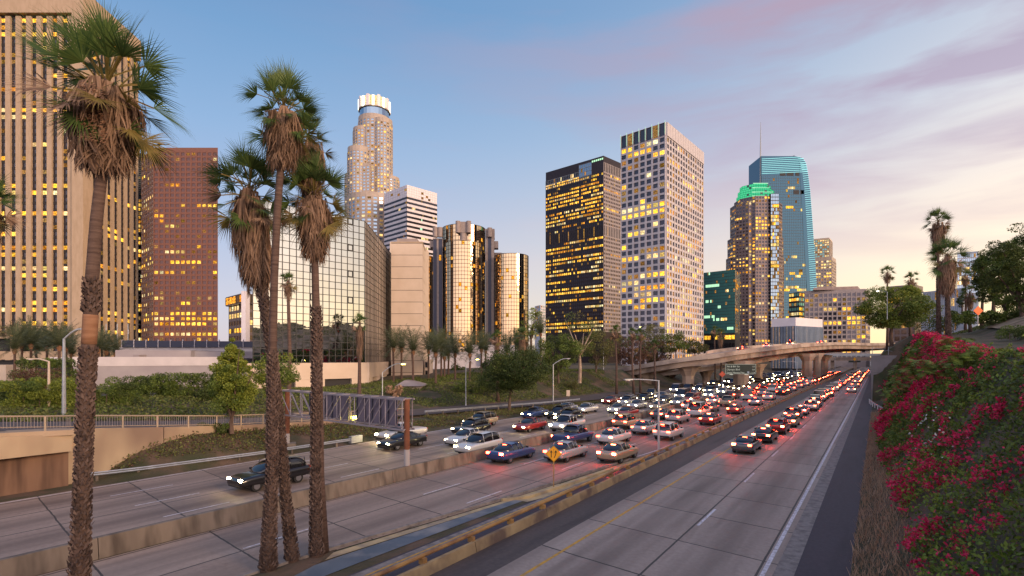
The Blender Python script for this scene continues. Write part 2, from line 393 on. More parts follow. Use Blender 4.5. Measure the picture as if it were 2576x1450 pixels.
M['paint_y'] = mat_var('yellow_paint', (.62, .30, .03), (.75, .40, .05), 3, .6, c3=(.4, .24, .08), scale2=4)
M['blue'] = mat_var('blue_painted_concrete', (.085, .11, .14), (.13, .16, .19), .8, .7, c3=(.24, .24, .24), scale2=.6)
M['tan'] = mat_var('tan_painted_concrete', (.46, .34, .17), (.58, .44, .24), .8, .8, c3=(.30, .24, .17), scale2=.9)
def sheet(name, left, right, z, mat, label, cat='road', jag=0., kind='structure', step=None):
    """left / right: lists of (s,t) ; both sampled on the union of s"""
    S = sorted(set([a[0] for a in left] + [a[0] for a in right]))
    if step:
        S2 = []
        for a, b in zip(S[:-1], S[1:]):
            k = max(1, int((b - a) / step)) if b < 140 else 1
            S2 += [a + (b - a) * i / k for i in range(k)]
        S = S2 + [S[-1]]
    v = []; f = []
    for s in S:
        l = np.interp(s, [a[0] for a in left], [a[1] for a in left]); r = np.interp(s, [a[0] for a in right], [a[1] for a in right])
        r += rng.uniform(-jag, jag); zz = z(s) if callable(z) else z
        v += [(l, s, zz), (r, s, zz)]
    for i in range(len(S) - 1): f.append((2 * i, 2 * i + 1, 2 * i + 3, 2 * i + 2))
    return tag(raw(name, v, f, mat, rz=-TH), label, cat, kind=kind)
FAR = 2500
sheet('road', [(-80, -12.2), (FAR, -12.2)], [(-80, -3.3), (FAR, -3.3)], .006, M['conc'], 'two lane concrete roadway with a white right edge line')
sheet('gutter', [(-80, -3.3), (FAR, -3.3)], [(-80, -2.65), (FAR, -2.65)], .010, M['kerbc'], 'cracked pale concrete gutter strip beside the two lane road', 'gutter', jag=.035, step=.5)
sheet('road_shoulder', [(-80, -2.95), (FAR, -2.95)], [(-80, -.85), (60, -.8), (90, .3), (121, -.9), (FAR, -.9)], .002, M['asph'], 'dark asphalt shoulder below the flowering bank', 'road shoulder', jag=.09, step=.8)
sheet('asphalt_verge', [(-80, -14.6), (FAR, -14.9)], [(-80, -12.0), (FAR, -12.0)], .002, M['asph2'], 'dirty brown asphalt strip along the ribbed barrier', 'road shoulder')
EDGE = [(-80, -20.2), (0, -20.4), (13.8, -19.2), (25.8, -17.7), (45.5, -15.9), (70, -15.3), (FAR, -15.3)]
sheet('road', [(-80, -26.2), (FAR, -26.2)], EDGE, .006, M['conc2'], 'concrete carriageway full of cars showing red tail lamps')
sheet('road', [(-80, -41.2), (118, -41.2), (140, -46), (FAR, -46)], [(-80, -26.9), (FAR, -26.9)], .006, M['conc2'], 'concrete carriageway of oncoming cars with headlamps lit')
sheet('road', [(-80, -17.2), (60, -16.2)], [(-80, -14.6), (60, -14.8)], .003, M['asph'], 'narrow dark lane between the ribbed barrier and blue paving')
sheet('paved_strip', [(-80, -17.7), (45, -16.0)], [(-80, -16.2), (45, -15.6)], .008, M['kerbc'], 'pale cracked gutter beside the blue painted paving', 'gutter', jag=.05, step=1.)
blue = [(2, -18.9), (14, -18.4), (24, -17.5), (26, -17.3)]
sheet('painted_paving', blue, [(2, -17.4), (14, -17.2), (24, -16.9), (26, -16.8)], .012, M['blue'], 'blue painted paving between lane and kerb', 'paving')
sheet('painted_paving', [(9, -19.3), (14, -19.0), (25, -17.7), (30, -17.2)], [(9, -18.9), (14, -18.5), (25, -17.4), (30, -16.9)], .014, M['tan'], 'sandy yellow paving sliver beside the blue paving', 'paving')
sheet('painted_paving', [(25.2, -17.5), (30, -17.1), (40, -16.3), (50, -15.6)], [(25.2, -16.5), (26.5, -16.25), (40, -15.7), (50, -15.3)], .016, M['tan'], 'broad sandy yellow gore paving under the merge sign', 'paving', jag=.03, step=1.)
sheet('painted_paving', [(44, -15.95), (60, -15.4)], [(41, -15.7), (60, -15.0)], .019, M['blue'], 'grey blue painted paving past the merge sign', 'paving')
# raised kerb of the gore
def st_wall(name, pts, w, h, mat, label, cat, z0=0., kind='structure', parent=None, dz=None):
    mb = MB()
    for (s0, t0), (s1, t1) in zip(pts[:-1], pts[1:]):
        b = [(t0 - w / 2, s0, z0), (t0 + w / 2, s0, z0), (t1 + w / 2, s1, z0), (t1 - w / 2, s1, z0)]
        mb.hexa(b, [(a[0], a[1], z0 + h) for a in b])
    o = mb.build(name, mat, parent, rz=-TH)
    return tag(o, label, cat, kind=kind)
st_wall('kerb', [(-20, -20.1), (0, -20.15), (13.8, -19.4), (25.8, -17.9), (40, -16.6)], .18, .13, M['kerbc'], 'low concrete kerb curving between freeway and painted paving', 'kerb')
st_wall('kerb', [(24.5, -17.8), (26, -16.9), (30, -16.5), (36, -16.1)], .16, .16, M['tan'], 'yellow kerb round the tip of the gore', 'kerb')
# markings
def marks(name, segs, w, z, mat, label, cat='road marking'):
    mb = MB()
    for (s0, t0, s1, t1) in segs:
        mb.quad((t0 - w / 2, s0, z), (t0 + w / 2, s0, z), (t1 + w / 2, s1, z), (t1 - w / 2, s1, z))
    return tag(mb.build(name, mat, rz=-TH), label, cat, kind='structure')
marks('road_marking', [(-60, -3.62, FAR, -3.62)], .16, .015, M['paint_w'], 'solid white edge line beside the cracked gutter')
marks('road_marking', [(-60, -11.1, FAR, -11.1)], .14, .012, M['paint_y'], 'solid yellow edge line of the two lane road')
marks('road_marking', [(s, -7.3, s + 3.4, -7.3) for s in np.arange(-20 + 2.5, 400, 11.0)], .13, .012, M['paint_w'], 'white dashes between the two right hand lanes')
marks('road_marking', [(a[0], a[1] - .35, b[0], b[1] - .35) for a, b in zip(EDGE[:-1], EDGE[1:])], .13, .012, M['paint_w'], 'white line along the edge of the red lit carriageway')
marks('road_marking', [(s, t, s + 3.4, t) for s in np.arange(-10, 260, 11.0) for t in (-22.6, -19.2) if not (t > -20 and s < 22)], .11, .012, M['paint_w'], 'white dashes on the red lit carriageway')
marks('road_marking', [(s, t, s + 3.4, t) for s in np.arange(-10, 260, 11.0) for t in (-30.5, -34.1, -37.7)], .11, .012, M['paint_w'], 'white dashes on the oncoming carriageway')
marks('road_marking', [(-60, -40.9, 110, -40.9)], .12, .012, M['paint_w'], 'white edge line of the oncoming carriageway')
marks('road_marking', [(-60, -16.1, 30, -15.95)], .11, .012, M['paint_y'], 'yellow line beside the blue painted paving')
# island of bare earth the four palms grow in
mb = MB()
isl = [(-30, -20), (-30, -17.3), (5, -17.6), (10.5, -17.9), (13.3, -18.6), (14.3, -19.2), (10, -19.65), (0, -20.05)]
c = (-18.9, 4)
for i in range(len(isl)):
    a, b = isl[i], isl[(i + 1) % len(isl)]
    mb.poly([(c[0], c[1], .3), (b[1], b[0], .02), (a[1], a[0], .02)])
tag(mb.build('soil', M['soil'], rz=-TH, smooth=True), 'mound of bare brown soil at the foot of the palms', 'soil', kind='structure')

# ---------------------------------------------------------------- ribbed barrier with rail
M['barr'] = mat_var('tan_barrier_concrete', (.30, .21, .11), (.48, .35, .18), 1.6, .85, bump=.3, c3=(.16, .11, .08), scale2=1.3, stretch=(1, .5, .4))
M['barr_d'] = mat_var('stained_concrete', (.15, .12, .095), (.26, .21, .165), .5, .85, bump=.2, c3=(.09, .07, .055), scale2=1.1, stretch=(1, 1, .25))
M['rail_t'] = mat_var('tan_painted_rail', (.34, .19, .06), (.48, .28, .10), 1.5, .6, c3=(.2, .1, .05), scale2=.8)
def bt(s): return float(np.interp(s, [-20, 25, 60, FAR], [-14.15, -14.35, -14.85, -14.95]))
br = empty('barrier', ST(30, bt(30)), 'long tan concrete barrier with raised rail beside the queue of cars', 'barrier')
for s in np.arange(-12, 60, 5.9):
    mb = MB(); a, b = s, s + 5.86
    b_ = [(bt(a) - .02, a, 0), (bt(a) + .3, a, 0), (bt(b) + .3, b, 0), (bt(b) - .02, b, 0)]
    t_ = [(bt(a) + .03, a, .42), (bt(a) + .2, a, .42), (bt(b) + .2, b, .42), (bt(b) + .03, b, .42)]
    mb.hexa(b_, t_); mb.build('concrete_block', M['barr'], br, rz=-TH)
mb = MB()
for s in np.arange(62, 260, 2.6):
    a, b = s - 2.9, s - .6
    b_ = [(bt(a) - .02, a, 0), (bt(a) + .3, a, 0), (bt(b) + .3, b, 0), (bt(b) - .02, b, 0)]
    mb.hexa(b_, [(x - (.08 if i in (1, 2) else -.03), y, .45) for i, (x, y, z) in enumerate(b_)])
    mb.box((bt(s) + .04, s - .3, .3), (.14, .2, .6))
mb.build('concrete_rib', M['barr'], br, rz=-TH)
mb = MB(); mb.tube([(bt(s) - .12, s, .66) for s in (-14, 0, 20, 30, 60, 120, 260, 700)], .085, 8); mb.build('rail', M['rail_t'], br, rz=-TH)
for s in np.arange(-9, 60, 2.95):
    mb = MB(); mb.span(bt(s) - .2, bt(s) + .08, s - .09, s + .09, .36, .6); mb.build('bracket', M['rail_t'], br, rz=-TH)
mb = MB()
mb.span(-15.0, -14.8, 260, 900, 0, .8); tag(mb.build('barrier', M['barr'], rz=-TH), 'far end of the tan barrier beyond the viaduct', 'barrier')
# median wall
mw = empty('median_wall', ST(20, -26.55), 'stained concrete median wall between oncoming and departing traffic', 'wall')
for s in list(np.arange(-40, 120, 8.0)) + [120, 200, 400, 800]:
    e = s + 7.97 if s < 120 else s * 1.9
    mb = MB(); mb.hexa([(-26.8, s, 0), (-26.3, s, 0), (-26.3, e, 0), (-26.8, e, 0)], [(-26.64, s, .85), (-26.42, s, .85), (-26.42, e, .85), (-26.64, e, .85)])
    mb.build('wall_panel', M['barr_d'], mw, rz=-TH)

# ---------------------------------------------------------------- left ramp, abutment, bridge
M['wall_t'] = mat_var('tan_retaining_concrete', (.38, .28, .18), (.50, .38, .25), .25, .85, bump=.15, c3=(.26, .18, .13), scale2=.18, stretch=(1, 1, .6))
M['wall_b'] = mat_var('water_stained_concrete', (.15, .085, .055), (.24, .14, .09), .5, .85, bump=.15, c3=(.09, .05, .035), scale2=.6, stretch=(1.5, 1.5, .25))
Sr = [-60, -30, 0, 8, 14, 22, 28, 35, 42, 50, 62, 75, 95, 115, 135]
v = []; f = []
for s in Sr:
    te = float(ramp_edge(s)); z = float(ramp_z(s)); v += [(te - 8.2, s, z), (te - .35, s, z)]
f = [(2 * i, 2 * i + 1, 2 * i + 3, 2 * i + 2) for i in range(len(Sr) - 1)]
tag(raw('ramp_road', v, f, M['asph2'], rz=-TH), 'grey ramp road descending behind the palms to the freeway', 'road', kind='structure')
rw = empty('retaining_wall', ST(18, -44), 'tan concrete retaining wall below the ramp railing', 'wall')
for a, b in [(11.6, 17.5), (17.55, 24), (24.05, 31), (31.05, 38)]:
    mb = MB(); ta, tb = float(ramp_edge(a)), float(ramp_edge(b)); za, zb = float(ramp_z(a)) + .12, float(ramp_z(b)) + .12
    mb.hexa([(ta - .4, a, -.3), (ta, a, -.3), (tb, b, -.3), (tb - .4, b, -.3)], [(ta - .4, a, za), (ta, a, za), (tb, b, zb), (tb - .4, b, zb)])
    mb.build('wall_panel', M['wall_t'], rw, rz=-TH)
bl = empty('road_bridge', ST(8, -43), 'concrete bridge girder at the left carrying the ramp over a dark wall', 'bridge')
mb = MB(); prev = None
for s in np.linspace(11.55, -22, 14):
    k = (11.55 - s); te = float(ramp_edge(s)); zt = float(ramp_z(s)) - .2; zb = 2.25 - .55 * math.sin(min(1, k / 9) * 1.57) * 0 + .0 - .035 * k + .28 * math.sin(min(3.14, k / 16 * 3.14))
    cur = [(te - .5, s, zb), (te + .9, s, zb), (te + .9, s, zt), (te - .5, s, zt)]
    if prev: mb.hexa(prev, cur)
    prev = cur
mb.build('girder', M['wall_t'], bl, rz=-TH)
mb = MB(); 
for a, b in zip([11.6, 4, -6], [4.03, -5.97, -22]):
    ta, tb = float(ramp_edge(a)), float(ramp_edge(b)); za, zb = float(ramp_z(a)), float(ramp_z(b))
    mb.hexa([(ta - .5, b, zb - .2), (ta + 1.1, b, zb - .2), (ta + 1.1, a, za - .2), (ta - .5, a, za - .2)], [(ta - .5, b, zb + .14), (ta + 1.1, b, zb + .14), (ta + 1.1, a, za + .14), (ta - .5, a, za + .14)])
mb.build('deck_edge', M['beige'], bl, rz=-TH)
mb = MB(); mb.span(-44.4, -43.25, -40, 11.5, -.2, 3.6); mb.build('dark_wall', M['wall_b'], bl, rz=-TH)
# railing
M['rail_p'] = nodes_mat('beige_rail_paint', (.40, .31, .22), .6, .1)[0]
M['galv'] = mat_var('galvanised_steel', (.36, .38, .40), (.50, .52, .54), 2, .45, .6)
rl = empty('railing', ST(14, -43.6, 3.5), 'beige metal railing with thin bars along the ramp above the left wall', 'railing')
RP = [s for s in np.arange(-22, 47, 2.3)]
mb = MB(); mb.tube([(float(ramp_edge(s)) + (.75 if s < 11.6 else -.1), s, float(ramp_z(s)) + .98) for s in RP], .055, 6); mb.build('top_rail', M['rail_p'], rl, rz=-TH)
mb = MB(); mb.tube([(float(ramp_edge(s)) - .1, s, float(ramp_z(s)) + .25) for s in RP], .03, 5); mb.build('bottom_rail', M['rail_p'], rl, rz=-TH)
for s in RP[::1]:
    te = float(ramp_edge(s)) + (.75 if s < 11.6 else -.1); z = float(ramp_z(s)); mb = MB(); mb.span(te - .05, te + .05, s - .05, s + .05, z, z + .98); mb.build('post', M['rail_p'], rl, rz=-TH)
mb = MB()
for s in np.arange(-22, 46, .16):
    te = float(ramp_edge(s)) + (.75 if s < 11.6 else -.1); z = float(ramp_z(s)); mb.span(te - .011, te + .011, s - .011, s + .011, z + .25, z + .95)
tag(mb.build('bars', M['greyb'], rl, rz=-TH), kind='stuff')
# guard rail beside the ramp further on
def guardrail(name, pts, label, zf=lambda s: 0., h=.62, step=2.0, mat='galv', post='barr_d'):
    s0, s1 = pts[0][0], pts[-1][0]; T = lambda s: float(np.interp(s, [p[0] for p in pts], [p[1] for p in pts]))
    r = empty(name, ST((s0 + s1) / 2, T((s0 + s1) / 2)), label, 'guard rail')
    SS = list(np.arange(s0, s1 + .01, 1.5))
    for dz in ((h, h - .14) if True else ()):
        mb = MB(); mb.tube([(T(s), s, zf(s) + dz) for s in SS], .06, 5); mb.build('rail', M[mat], r, rz=-TH)
    for s in np.arange(s0 + .5, s1, step):
        mb = MB(); mb.span(T(s) - .18, T(s) - .05, s - .07, s + .07, zf(s) - .1, zf(s) + h + .05); mb.build('post', M[post], r, rz=-TH)
    return r
guardrail('guard_rail', [(50, -48.9), (62, -48.1), (75, -46.9), (88, -45.6)], 'metal guard rail with wooden posts along the ramp left of the leaning tree', zf=lambda s: float(ramp_z(s)) - .1, step=2.9)
g2 = guardrail('guard_rail', [(12.4, -42.9), (15, -42.2), (23, -41.2), (32, -40.9)], 'double metal guard rail at the foot of the ivy bank', step=2.2)
mb = MB(); mb.span(-41.1, -40.7, 31.9, 33.2, .2, .85); mb.build('end_cushion', M['galv'], g2, rz=-TH)
# right hand wall past the flowers
wr = empty('retaining_wall', ST(122, 0), 'tall grey concrete wall standing at the end of the flowering bank', 'wall')
M['wall_g'] = mat_var('grey_wall_concrete', (.22, .20, .20), (.30, .27, .27), .35, .8, c3=(.17, .15, .15), scale2=.2)
for z0, z1 in ((-.1, 2.5), (2.53, 5.4), (5.43, 8.7)):
    mb = MB(); mb.span(-1.1, 4.2, 121.6, 122.2, z0, z1); mb.build('wall_panel', M['wall_g'], wr, rz=-TH)
mb = MB(); mb.span(-1.1, -.6, 122.21, 700, -.1, 8.7); mb.build('side_wall', M['wall_g'], wr, rz=-TH)
fe = empty('fence', ST(121.9, 1.5, 8.7), 'thin wire fence posts on top of the grey wall', 'fence')
for t in (-.9, 1.6, 4.0):
    mb = MB(); mb.tube([(t, 121.9, 8.7), (t, 121.9, 10.3)], .05, 5); mb.build('post', M['galv'], fe, rz=-TH)
mb = MB(); mb.tube([(-.9, 121.9, 10.2), (1.6, 121.9, 9.6), (4.0, 121.9, 9.2)], .025, 4); mb.build('wire', M['galv'], fe, rz=-TH)
guardrail('guard_rail', [(88, 1.5), (96, .7), (106, -.5), (117, -1.4)], 'short white guard rail with pale marker posts below the grey wall', step=3.2, post='white_p', h=.7)
# curb road on the hill
sheet('hill_road', [(20, 8.0), (FAR // 4, 8.0)], [(20, 13), (FAR // 4, 13)], lambda s: float(hill_H(s)) + .2, M['greyb'], 'curving grey road above the flowering bank', step=4)
sheet('kerb', [(20, 13), (FAR // 4, 13)], [(20, 13.5), (FAR // 4, 13.5)], lambda s: float(hill_H(s)) + .32, M['beige_pale'], 'pale kerb along the hill road', 'kerb', step=4)
sheet('road_shoulder', [(20, 13.5), (FAR // 4, 13.5)], [(20, 15), (FAR // 4, 15)], lambda s: float(hill_H(s)) + .5, M['asph'], 'dark strip beyond the kerb of the hill road', step=4)

M['dirt'] = mat_var('pale_dirt', (.26, .17, .11), (.42, .30, .20), .5, .95, bump=.5, c3=(.16, .12, .06), scale2=.3)
sv_ = []; Sd = list(np.arange(30, 121, 3.)); Td = [15.0, 16.5, 18, 20, 22, 25, 29]
for s in Sd:
    for t in Td: sv_.append(tuple(ST(s, t, ground_z(s, t) + .28 + .12 * noise.noise(Vector((s * .2, t * .2, 0))))))
sf_ = [(i * 7 + j, i * 7 + j + 1, (i + 1) * 7 + j + 1, (i + 1) * 7 + j) for i in range(len(Sd) - 1) for j in range(6)]
tag(raw('dirt_slope', sv_, sf_, M['dirt'], smooth=True), 'bare pale dirt slope above the hill road', 'slope', kind='structure')
# ================================================================ BUILDINGS
LITK = ['lit', 'lit_warm', 'lit_dim', 'lit_pale']
class Bld:
    def __init__(s, name, label, loc, cat='skyscraper', indiv=True, g='gl_dark', group=None):
        s.root = empty(name, loc, label, cat, group); s.mb = {}; s.cells = []; s.indiv = indiv; s.g = g
    def P(s, part): 
        if part not in s.mb: s.mb[part] = MB()
        return s.mb[part]
    def prism(s, part, pts, z0, z1): s.P(part).prism(pts, z0, z1)
    def facade(s, A, B, z0, z1, nb, nf, pier=.3, span=.3, dep=.4, lit=0., pp='pier', sp='spandrel', g=None, dim=.1, keys=('lit', 'lit', 'lit_warm', 'lit_pale'), end=True, sill=0., rows=None, off=0.0, runs=.6, prow=None, sdep=None):
        """wall of windows between ground points A and B. pier/span = share of the cell taken by pier and spandrel"""
        A = Vector((A[0], A[1])); B = Vector((B[0], B[1])); L = (B - A).length; d = (B - A) / L; n = Vector((d.y, -d.x))
        if n.dot(-A) < 0: n = -n
        bw = L / nb; fh = (z1 - z0) / nf; g = g or s.g
        def F(a, z, o): q = A + d * a + n * o; return (q.x, q.y, z)
        def fbox(part, a0, a1, za, zb, o0, o1):
            s.P(part).hexa([F(a0, za, o0), F(a1, za, o0), F(a1, za, o1), F(a0, za, o1)], [F(a0, zb, o0), F(a1, zb, o0), F(a1, zb, o1), F(a0, zb, o1)])
        if pier > 0:
            hw = bw * pier / 2
            for i in range(nb + 1):
                if i in (0, nb) and not end: continue
                c = i * bw; fbox(pp, max(0.003, c - hw), min(L - .003, c + hw), z0, z1, .0, dep + off)
        if span > 0:
            hs = fh * span / 2
            for j in range(nf + 1):
                c = z0 + j * fh; fbox(sp, .01, L - .01, max(z0, c - hs), min(z1, c + hs), .0, (sdep if sdep is not None else dep * .7) + off)
        for j in range(nf):
            pr = lit * rng.choice([.15, .4, .8, 1.2, 2.2]) if lit else 0
            if prow: pr = prow(j / nf, pr)
            on = rng.random() < pr; key = rng.choice(keys)
            for i in range(nb):
                if rng.random() > runs: on = rng.random() < pr; key = rng.choice(keys)
                if on and rng.random() < .9: m = key
                elif rng.random() < dim: m = 'lit_dim'
                else: m = g
                a0, a1 = (i + pier / 2) * bw, (i + 1 - pier / 2) * bw; za, zb = z0 + (j + span / 2) * fh, z0 + (j + 1 - span / 2) * fh
                o = .05 + off
                s.cells.append(([F(a0, za, o), F(a1, za, o), F(a1, zb, o), F(a0, zb, o)], m))
    def tier(s, part, pts, z0, z1, nbf, nf, cap=0., **k):
        """prism with windows on every edge that faces the camera; nbf = bay width in metres"""
        s.prism(part, pts, z0 - .5, z1)
        c = Vector((sum(p[0] for p in pts) / len(pts), sum(p[1] for p in pts) / len(pts)))
        for a, b in zip(pts, pts[1:] + pts[:1]):
            A, B = Vector(a[:2]), Vector(b[:2]); mid = (A + B) / 2; n = Vector(((B - A).y, -(B - A).x))
            if n.dot(mid - c) < 0: n = -n
            if n.dot(-mid) <= 0: continue
            s.facade(A, B, z0, z1 - cap, max(1, round((B - A).length / nbf)), nf, **k)
    def finish(s, mats, nind=100):
        for part, mb in s.mb.items():
            if mb.v: mb.build(part, M[mats[part]], s.root)
        cells = s.cells
        if not cells: return s.root
        keys = sorted(set(c[1] for c in cells)); ki = {k: i for i, k in enumerate(keys)}
        if s.indiv and len(cells) > 12:
            order = sorted(range(len(cells)), key=lambda i: -((Vector(cells[i][0][1]) - Vector(cells[i][0][0])).length / Vector(cells[i][0][0]).length ** 2 * (1.25 if cells[i][1] in LITK else 1)))
            pick = set(order[:nind])
            for i in pick:
                q, k = cells[i]; raw('window', q, [(0, 1, 2, 3)], M[k], s.root)
            cells = [c for i, c in enumerate(cells) if i not in pick]
        if cells:
            q = np.array([c[0] for c in cells], dtype=np.float32); vv, ff = quads_from(q)
            o = raw('window' if s.indiv else 'glazing', vv, ff, [M[k] for k in keys], s.root, [ki[c[1]] for c in cells])
            if s.indiv: tag(o, kind='stuff')
        return s.root
def poly3(L, C, Rr):
    """visible corners left, centre, right as (u, Y) -> closed footprint"""
    p = [(wx(u, Y), Y) for u, Y in (L, C, Rr)]
    return p, [p[0], p[1], p[2], (p[0][0] + p[2][0] - p[1][0], p[0][1] + p[2][1] - p[1][1])]
def shrink(p, k):
    cx = sum(a[0] for a in p) / len(p); cy = sum(a[1] for a in p) / len(p)
    return [(cx + (a[0] - cx) * k, cy + (a[1] - cy) * k) for a in p]
def ngon(cx, cy, r, n, a0=0.): return [(cx + r * math.cos(a0 + 2 * math.pi * i / n), cy + r * math.sin(a0 + 2 * math.pi * i / n)) for i in range(n)]

# --- striped stone tower, far left
b = Bld('office_tower', 'huge beige stone tower with vertical stripes of dark windows at left edge', (-280, 330, 0), g='gl_ink')
p = [(-309, 310), (-254, 310), (-256, 358), (-309, 358)]; zt = zof(-17, 310)
b.prism('wall', p, -1, zt)
b.facade(p[0], p[1], 2, zof(44, 310), 9, 51, pier=.48, span=.42, dep=1.3, sdep=.2, lit=.32, sp='spandrel', dim=.12, end=True)
b.facade(p[1], p[2], 2, zof(44, 310), 8, 51, pier=.48, span=.42, dep=.95, sdep=.2, lit=.24, sp='spandrel', dim=.1, end=True)
for A, B in ((p[0], p[1]), (p[1], p[2])):
    A, B = Vector(A), Vector(B); d = (B - A).normalized(); n = Vector((d.y, -d.x)); n = n if n.dot(-A) > 0 else -n
    b.P('frieze').hexa([(*(A + n * .0), zof(40, 310)), (*(B + n * .0), zof(40, 310)), (*(B + n * 2.9), zof(40, 310)), (*(A + n * 2.9), zof(40, 310))],
                       [(*(A + n * .0), zt + .3), (*(B + n * .0), zt + .3), (*(B + n * 2.9), zt + .3), (*(A + n * 2.9), zt + .3)])
b.P('corner_pier').prism([(-257.6, 306.9), (-250.9, 306.9), (-250.9, 313.5), (-257.6, 313.5)], -1, zt + .6)
b.finish({'wall': 'dark', 'pier': 'beige', 'spandrel': 'dark', 'frieze': 'beige', 'corner_pier': 'beige'})
# --- pale glass slab between
b = Bld('office_tower', 'thin pale blue glass tower glimpsed between striped and red towers', (-265, 375, 0), indiv=False, g='gl_blue')
p, q = poly3((338, 372), (342, 370), (372, 372)); b.prism('wall', q, -1, zof(385, 370))
b.facade(p[1], p[2], zof(500, 370), zof(388, 370), 5, 22, pier=.12, span=.14, dep=.2, lit=0)
b.facade(p[1], p[2], 2, zof(500, 370), 5, 40, pier=.2, span=.3, dep=.3, lit=.5, g='gl_dark', dim=.2)
b.finish({'wall': 'bluegrey', 'pier': 'mull', 'spandrel': 'greyb'})
# --- red granite tower
b = Bld('office_tower', 'flat topped red granite tower with scattered yellow windows left of the palms', (-210, 340, 0), g='gl_red')
L_, C_, R_ = (357, 347), (387, 330), (548, 330); p, q = poly3(L_, C_, R_); zt = zof(372, 330)
b.prism('wall', q, -1, zt)
b.facade(p[1], p[2], 2, zof(382, 330), 12, 42, pier=.3, span=.42, dep=.35, lit=.2, dim=.10, prow=lambda f, pr: pr * (2.4 if f < .25 else (1.5 if f < .45 else .45)))
b.facade(p[0], p[1], 2, zof(382, 330), 6, 42, pier=.34, span=.46, dep=.3, lit=.16, pp='side_pier', sp='side_spandrel', g='gl_blue', keys=('lit_pale', 'lit'))
b.finish({'wall': 'redgran', 'pier': 'redgran', 'spandrel': 'redgran', 'side_pier': 'redgran_side', 'side_spandrel': 'redgran_side'})
# --- dark mid-rise with overhanging top floor
b = Bld('office_block', 'dark mid-rise with overhanging glazed top floor between red tower and palms', (-130, 250, 0), 'building', g='gl_brown')
p, q = poly3((577, 240), (617, 225), (690, 240)); b.prism('wall', q, -1, zof(752, 230))
b.facade(p[0], p[1], 2, zof(765, 230), 6, 9, pier=.12, span=.4, dep=.3, lit=.45, dim=.15)
b.facade(p[1], p[2], 2, zof(765, 230), 8, 9, pier=.12, span=.4, dep=.3, lit=.4, dim=.15)
p2, q2 = poly3((568, 238), (612, 221), (690, 236)); b.prism('top_floor', q2, zof(764, 225), zof(740, 225))
b.facade(p2[0], p2[1], zof(762, 225), zof(742, 225), 5, 1, pier=.05, span=.12, dep=.2, lit=1., keys=('lit_warm',), pp='mullion', sp='mullion')
b.facade(p2[1], p2[2], zof(762, 225), zof(742, 225), 8, 1, pier=.05, span=.12, dep=.2, lit=1., keys=('lit_warm',), pp='mullion', sp='mullion')
x, y = wx(617, 219), 219; b.P('corner_pier').span(x - .9, x + .9, y - 1.5, y + 2, -1, zof(736, 222))
b.finish({'wall': 'brown_gr', 'pier': 'brown_gr', 'spandrel': 'brown_gr', 'top_floor': 'brown_gr', 'mullion': 'mull', 'corner_pier': 'white_p'})

# --- mirror glass building
b = Bld('glass_building', 'mirror glass office building with a black grid behind the palms reflecting the sunset', (-40, 100, 0), 'building', indiv=False, g='gl_mirror')
YC = 105.; zt = zof(557, YC); hC = 343.
def ych(v): return YC * hC / (900 - v)
PL, PC = (636, YC * hC / 401), (917.6, YC)
PM, PR = (948, ych(593)), (994, ych(652)); P4 = [(wx(u, Y), Y) for u, Y in (PL, PC, PM, PR)]
zb = zof(912, YC)
back = (P4[3][0] - 32, P4[3][1] + 30); back2 = (P4[0][0] - 5, P4[0][1] + 40)
b.prism('core', shrink(P4 + [back, back2], .985), .5, zt - .05)
b.prism('roof', shrink(P4 + [back, back2], .99), zt - .04, zt + .1)
def curtain(A, B, z0, z1, nb, nf, g, keyp=.0, w=.10):
    A, B = Vector(A), Vector(B); L = (B - A).length; d = (B - A) / L; n = Vector((d.y, -d.x)); n = n if n.dot(-A) > 0 else -n
    for i in range(nb + 1):
        q = A + d * (L * i / nb) + n * .03; b.P('mullion').box((q.x, q.y, (z0 + z1) / 2), (w, .12, z1 - z0), math.atan2(d.y, d.x))
    m = (A + B) / 2 + n * .03
    for j in range(nf + 1): b.P('mullion').box((m.x, m.y, z0 + (z1 - z0) * j / nf), (L, .10, w), math.atan2(d.y, d.x))
    for i in range(nb):
        for j in range(nf):
            t1, t2 = rng.gauss(0, .0035), rng.gauss(0, .0035)     # every pane sits a hair out of true
            a0, a1 = A + d * (L * i / nb), A + d * (L * (i + 1) / nb); za, zb_ = z0 + (z1 - z0) * j / nf, z0 + (z1 - z0) * (j + 1) / nf
            b.cells.append(([(*(a0), za), (*(a1 + n * t1 * 1.5), za), (*(a1 + n * (t1 + t2) * 1.5), zb_), (*(a0 + n * t2 * 1.5), zb_)], g))
            if g == 'gl_mirror' and j % 4 == 1 and i in (8, 14):
                o = n * .10; e = .12; aa, bb = a0 + d * e + o, a1 - d * e + o
                for q0, q1, z_0, z_1 in ((aa, bb, za + e, za + e), (aa, bb, zb_ - e, zb_ - e)): b.P('vent_frame').bar((*q0, z_0), (*q1, z_1), .12, .12)
                b.P('vent_frame').bar((*aa, za + e), (*aa, zb_ - e), .12, .12); b.P('vent_frame').bar((*bb, za + e), (*bb, zb_ - e), .12, .12)
curtain(P4[0], P4[1], zb, zt, 17, 22, 'gl_mirror')
curtain(P4[1], P4[2], zb, zt, 9, 22, 'gl_grey', w=.07)
curtain(P4[2], P4[3], zb, zt, 14, 22, 'gl_grey', w=.07)
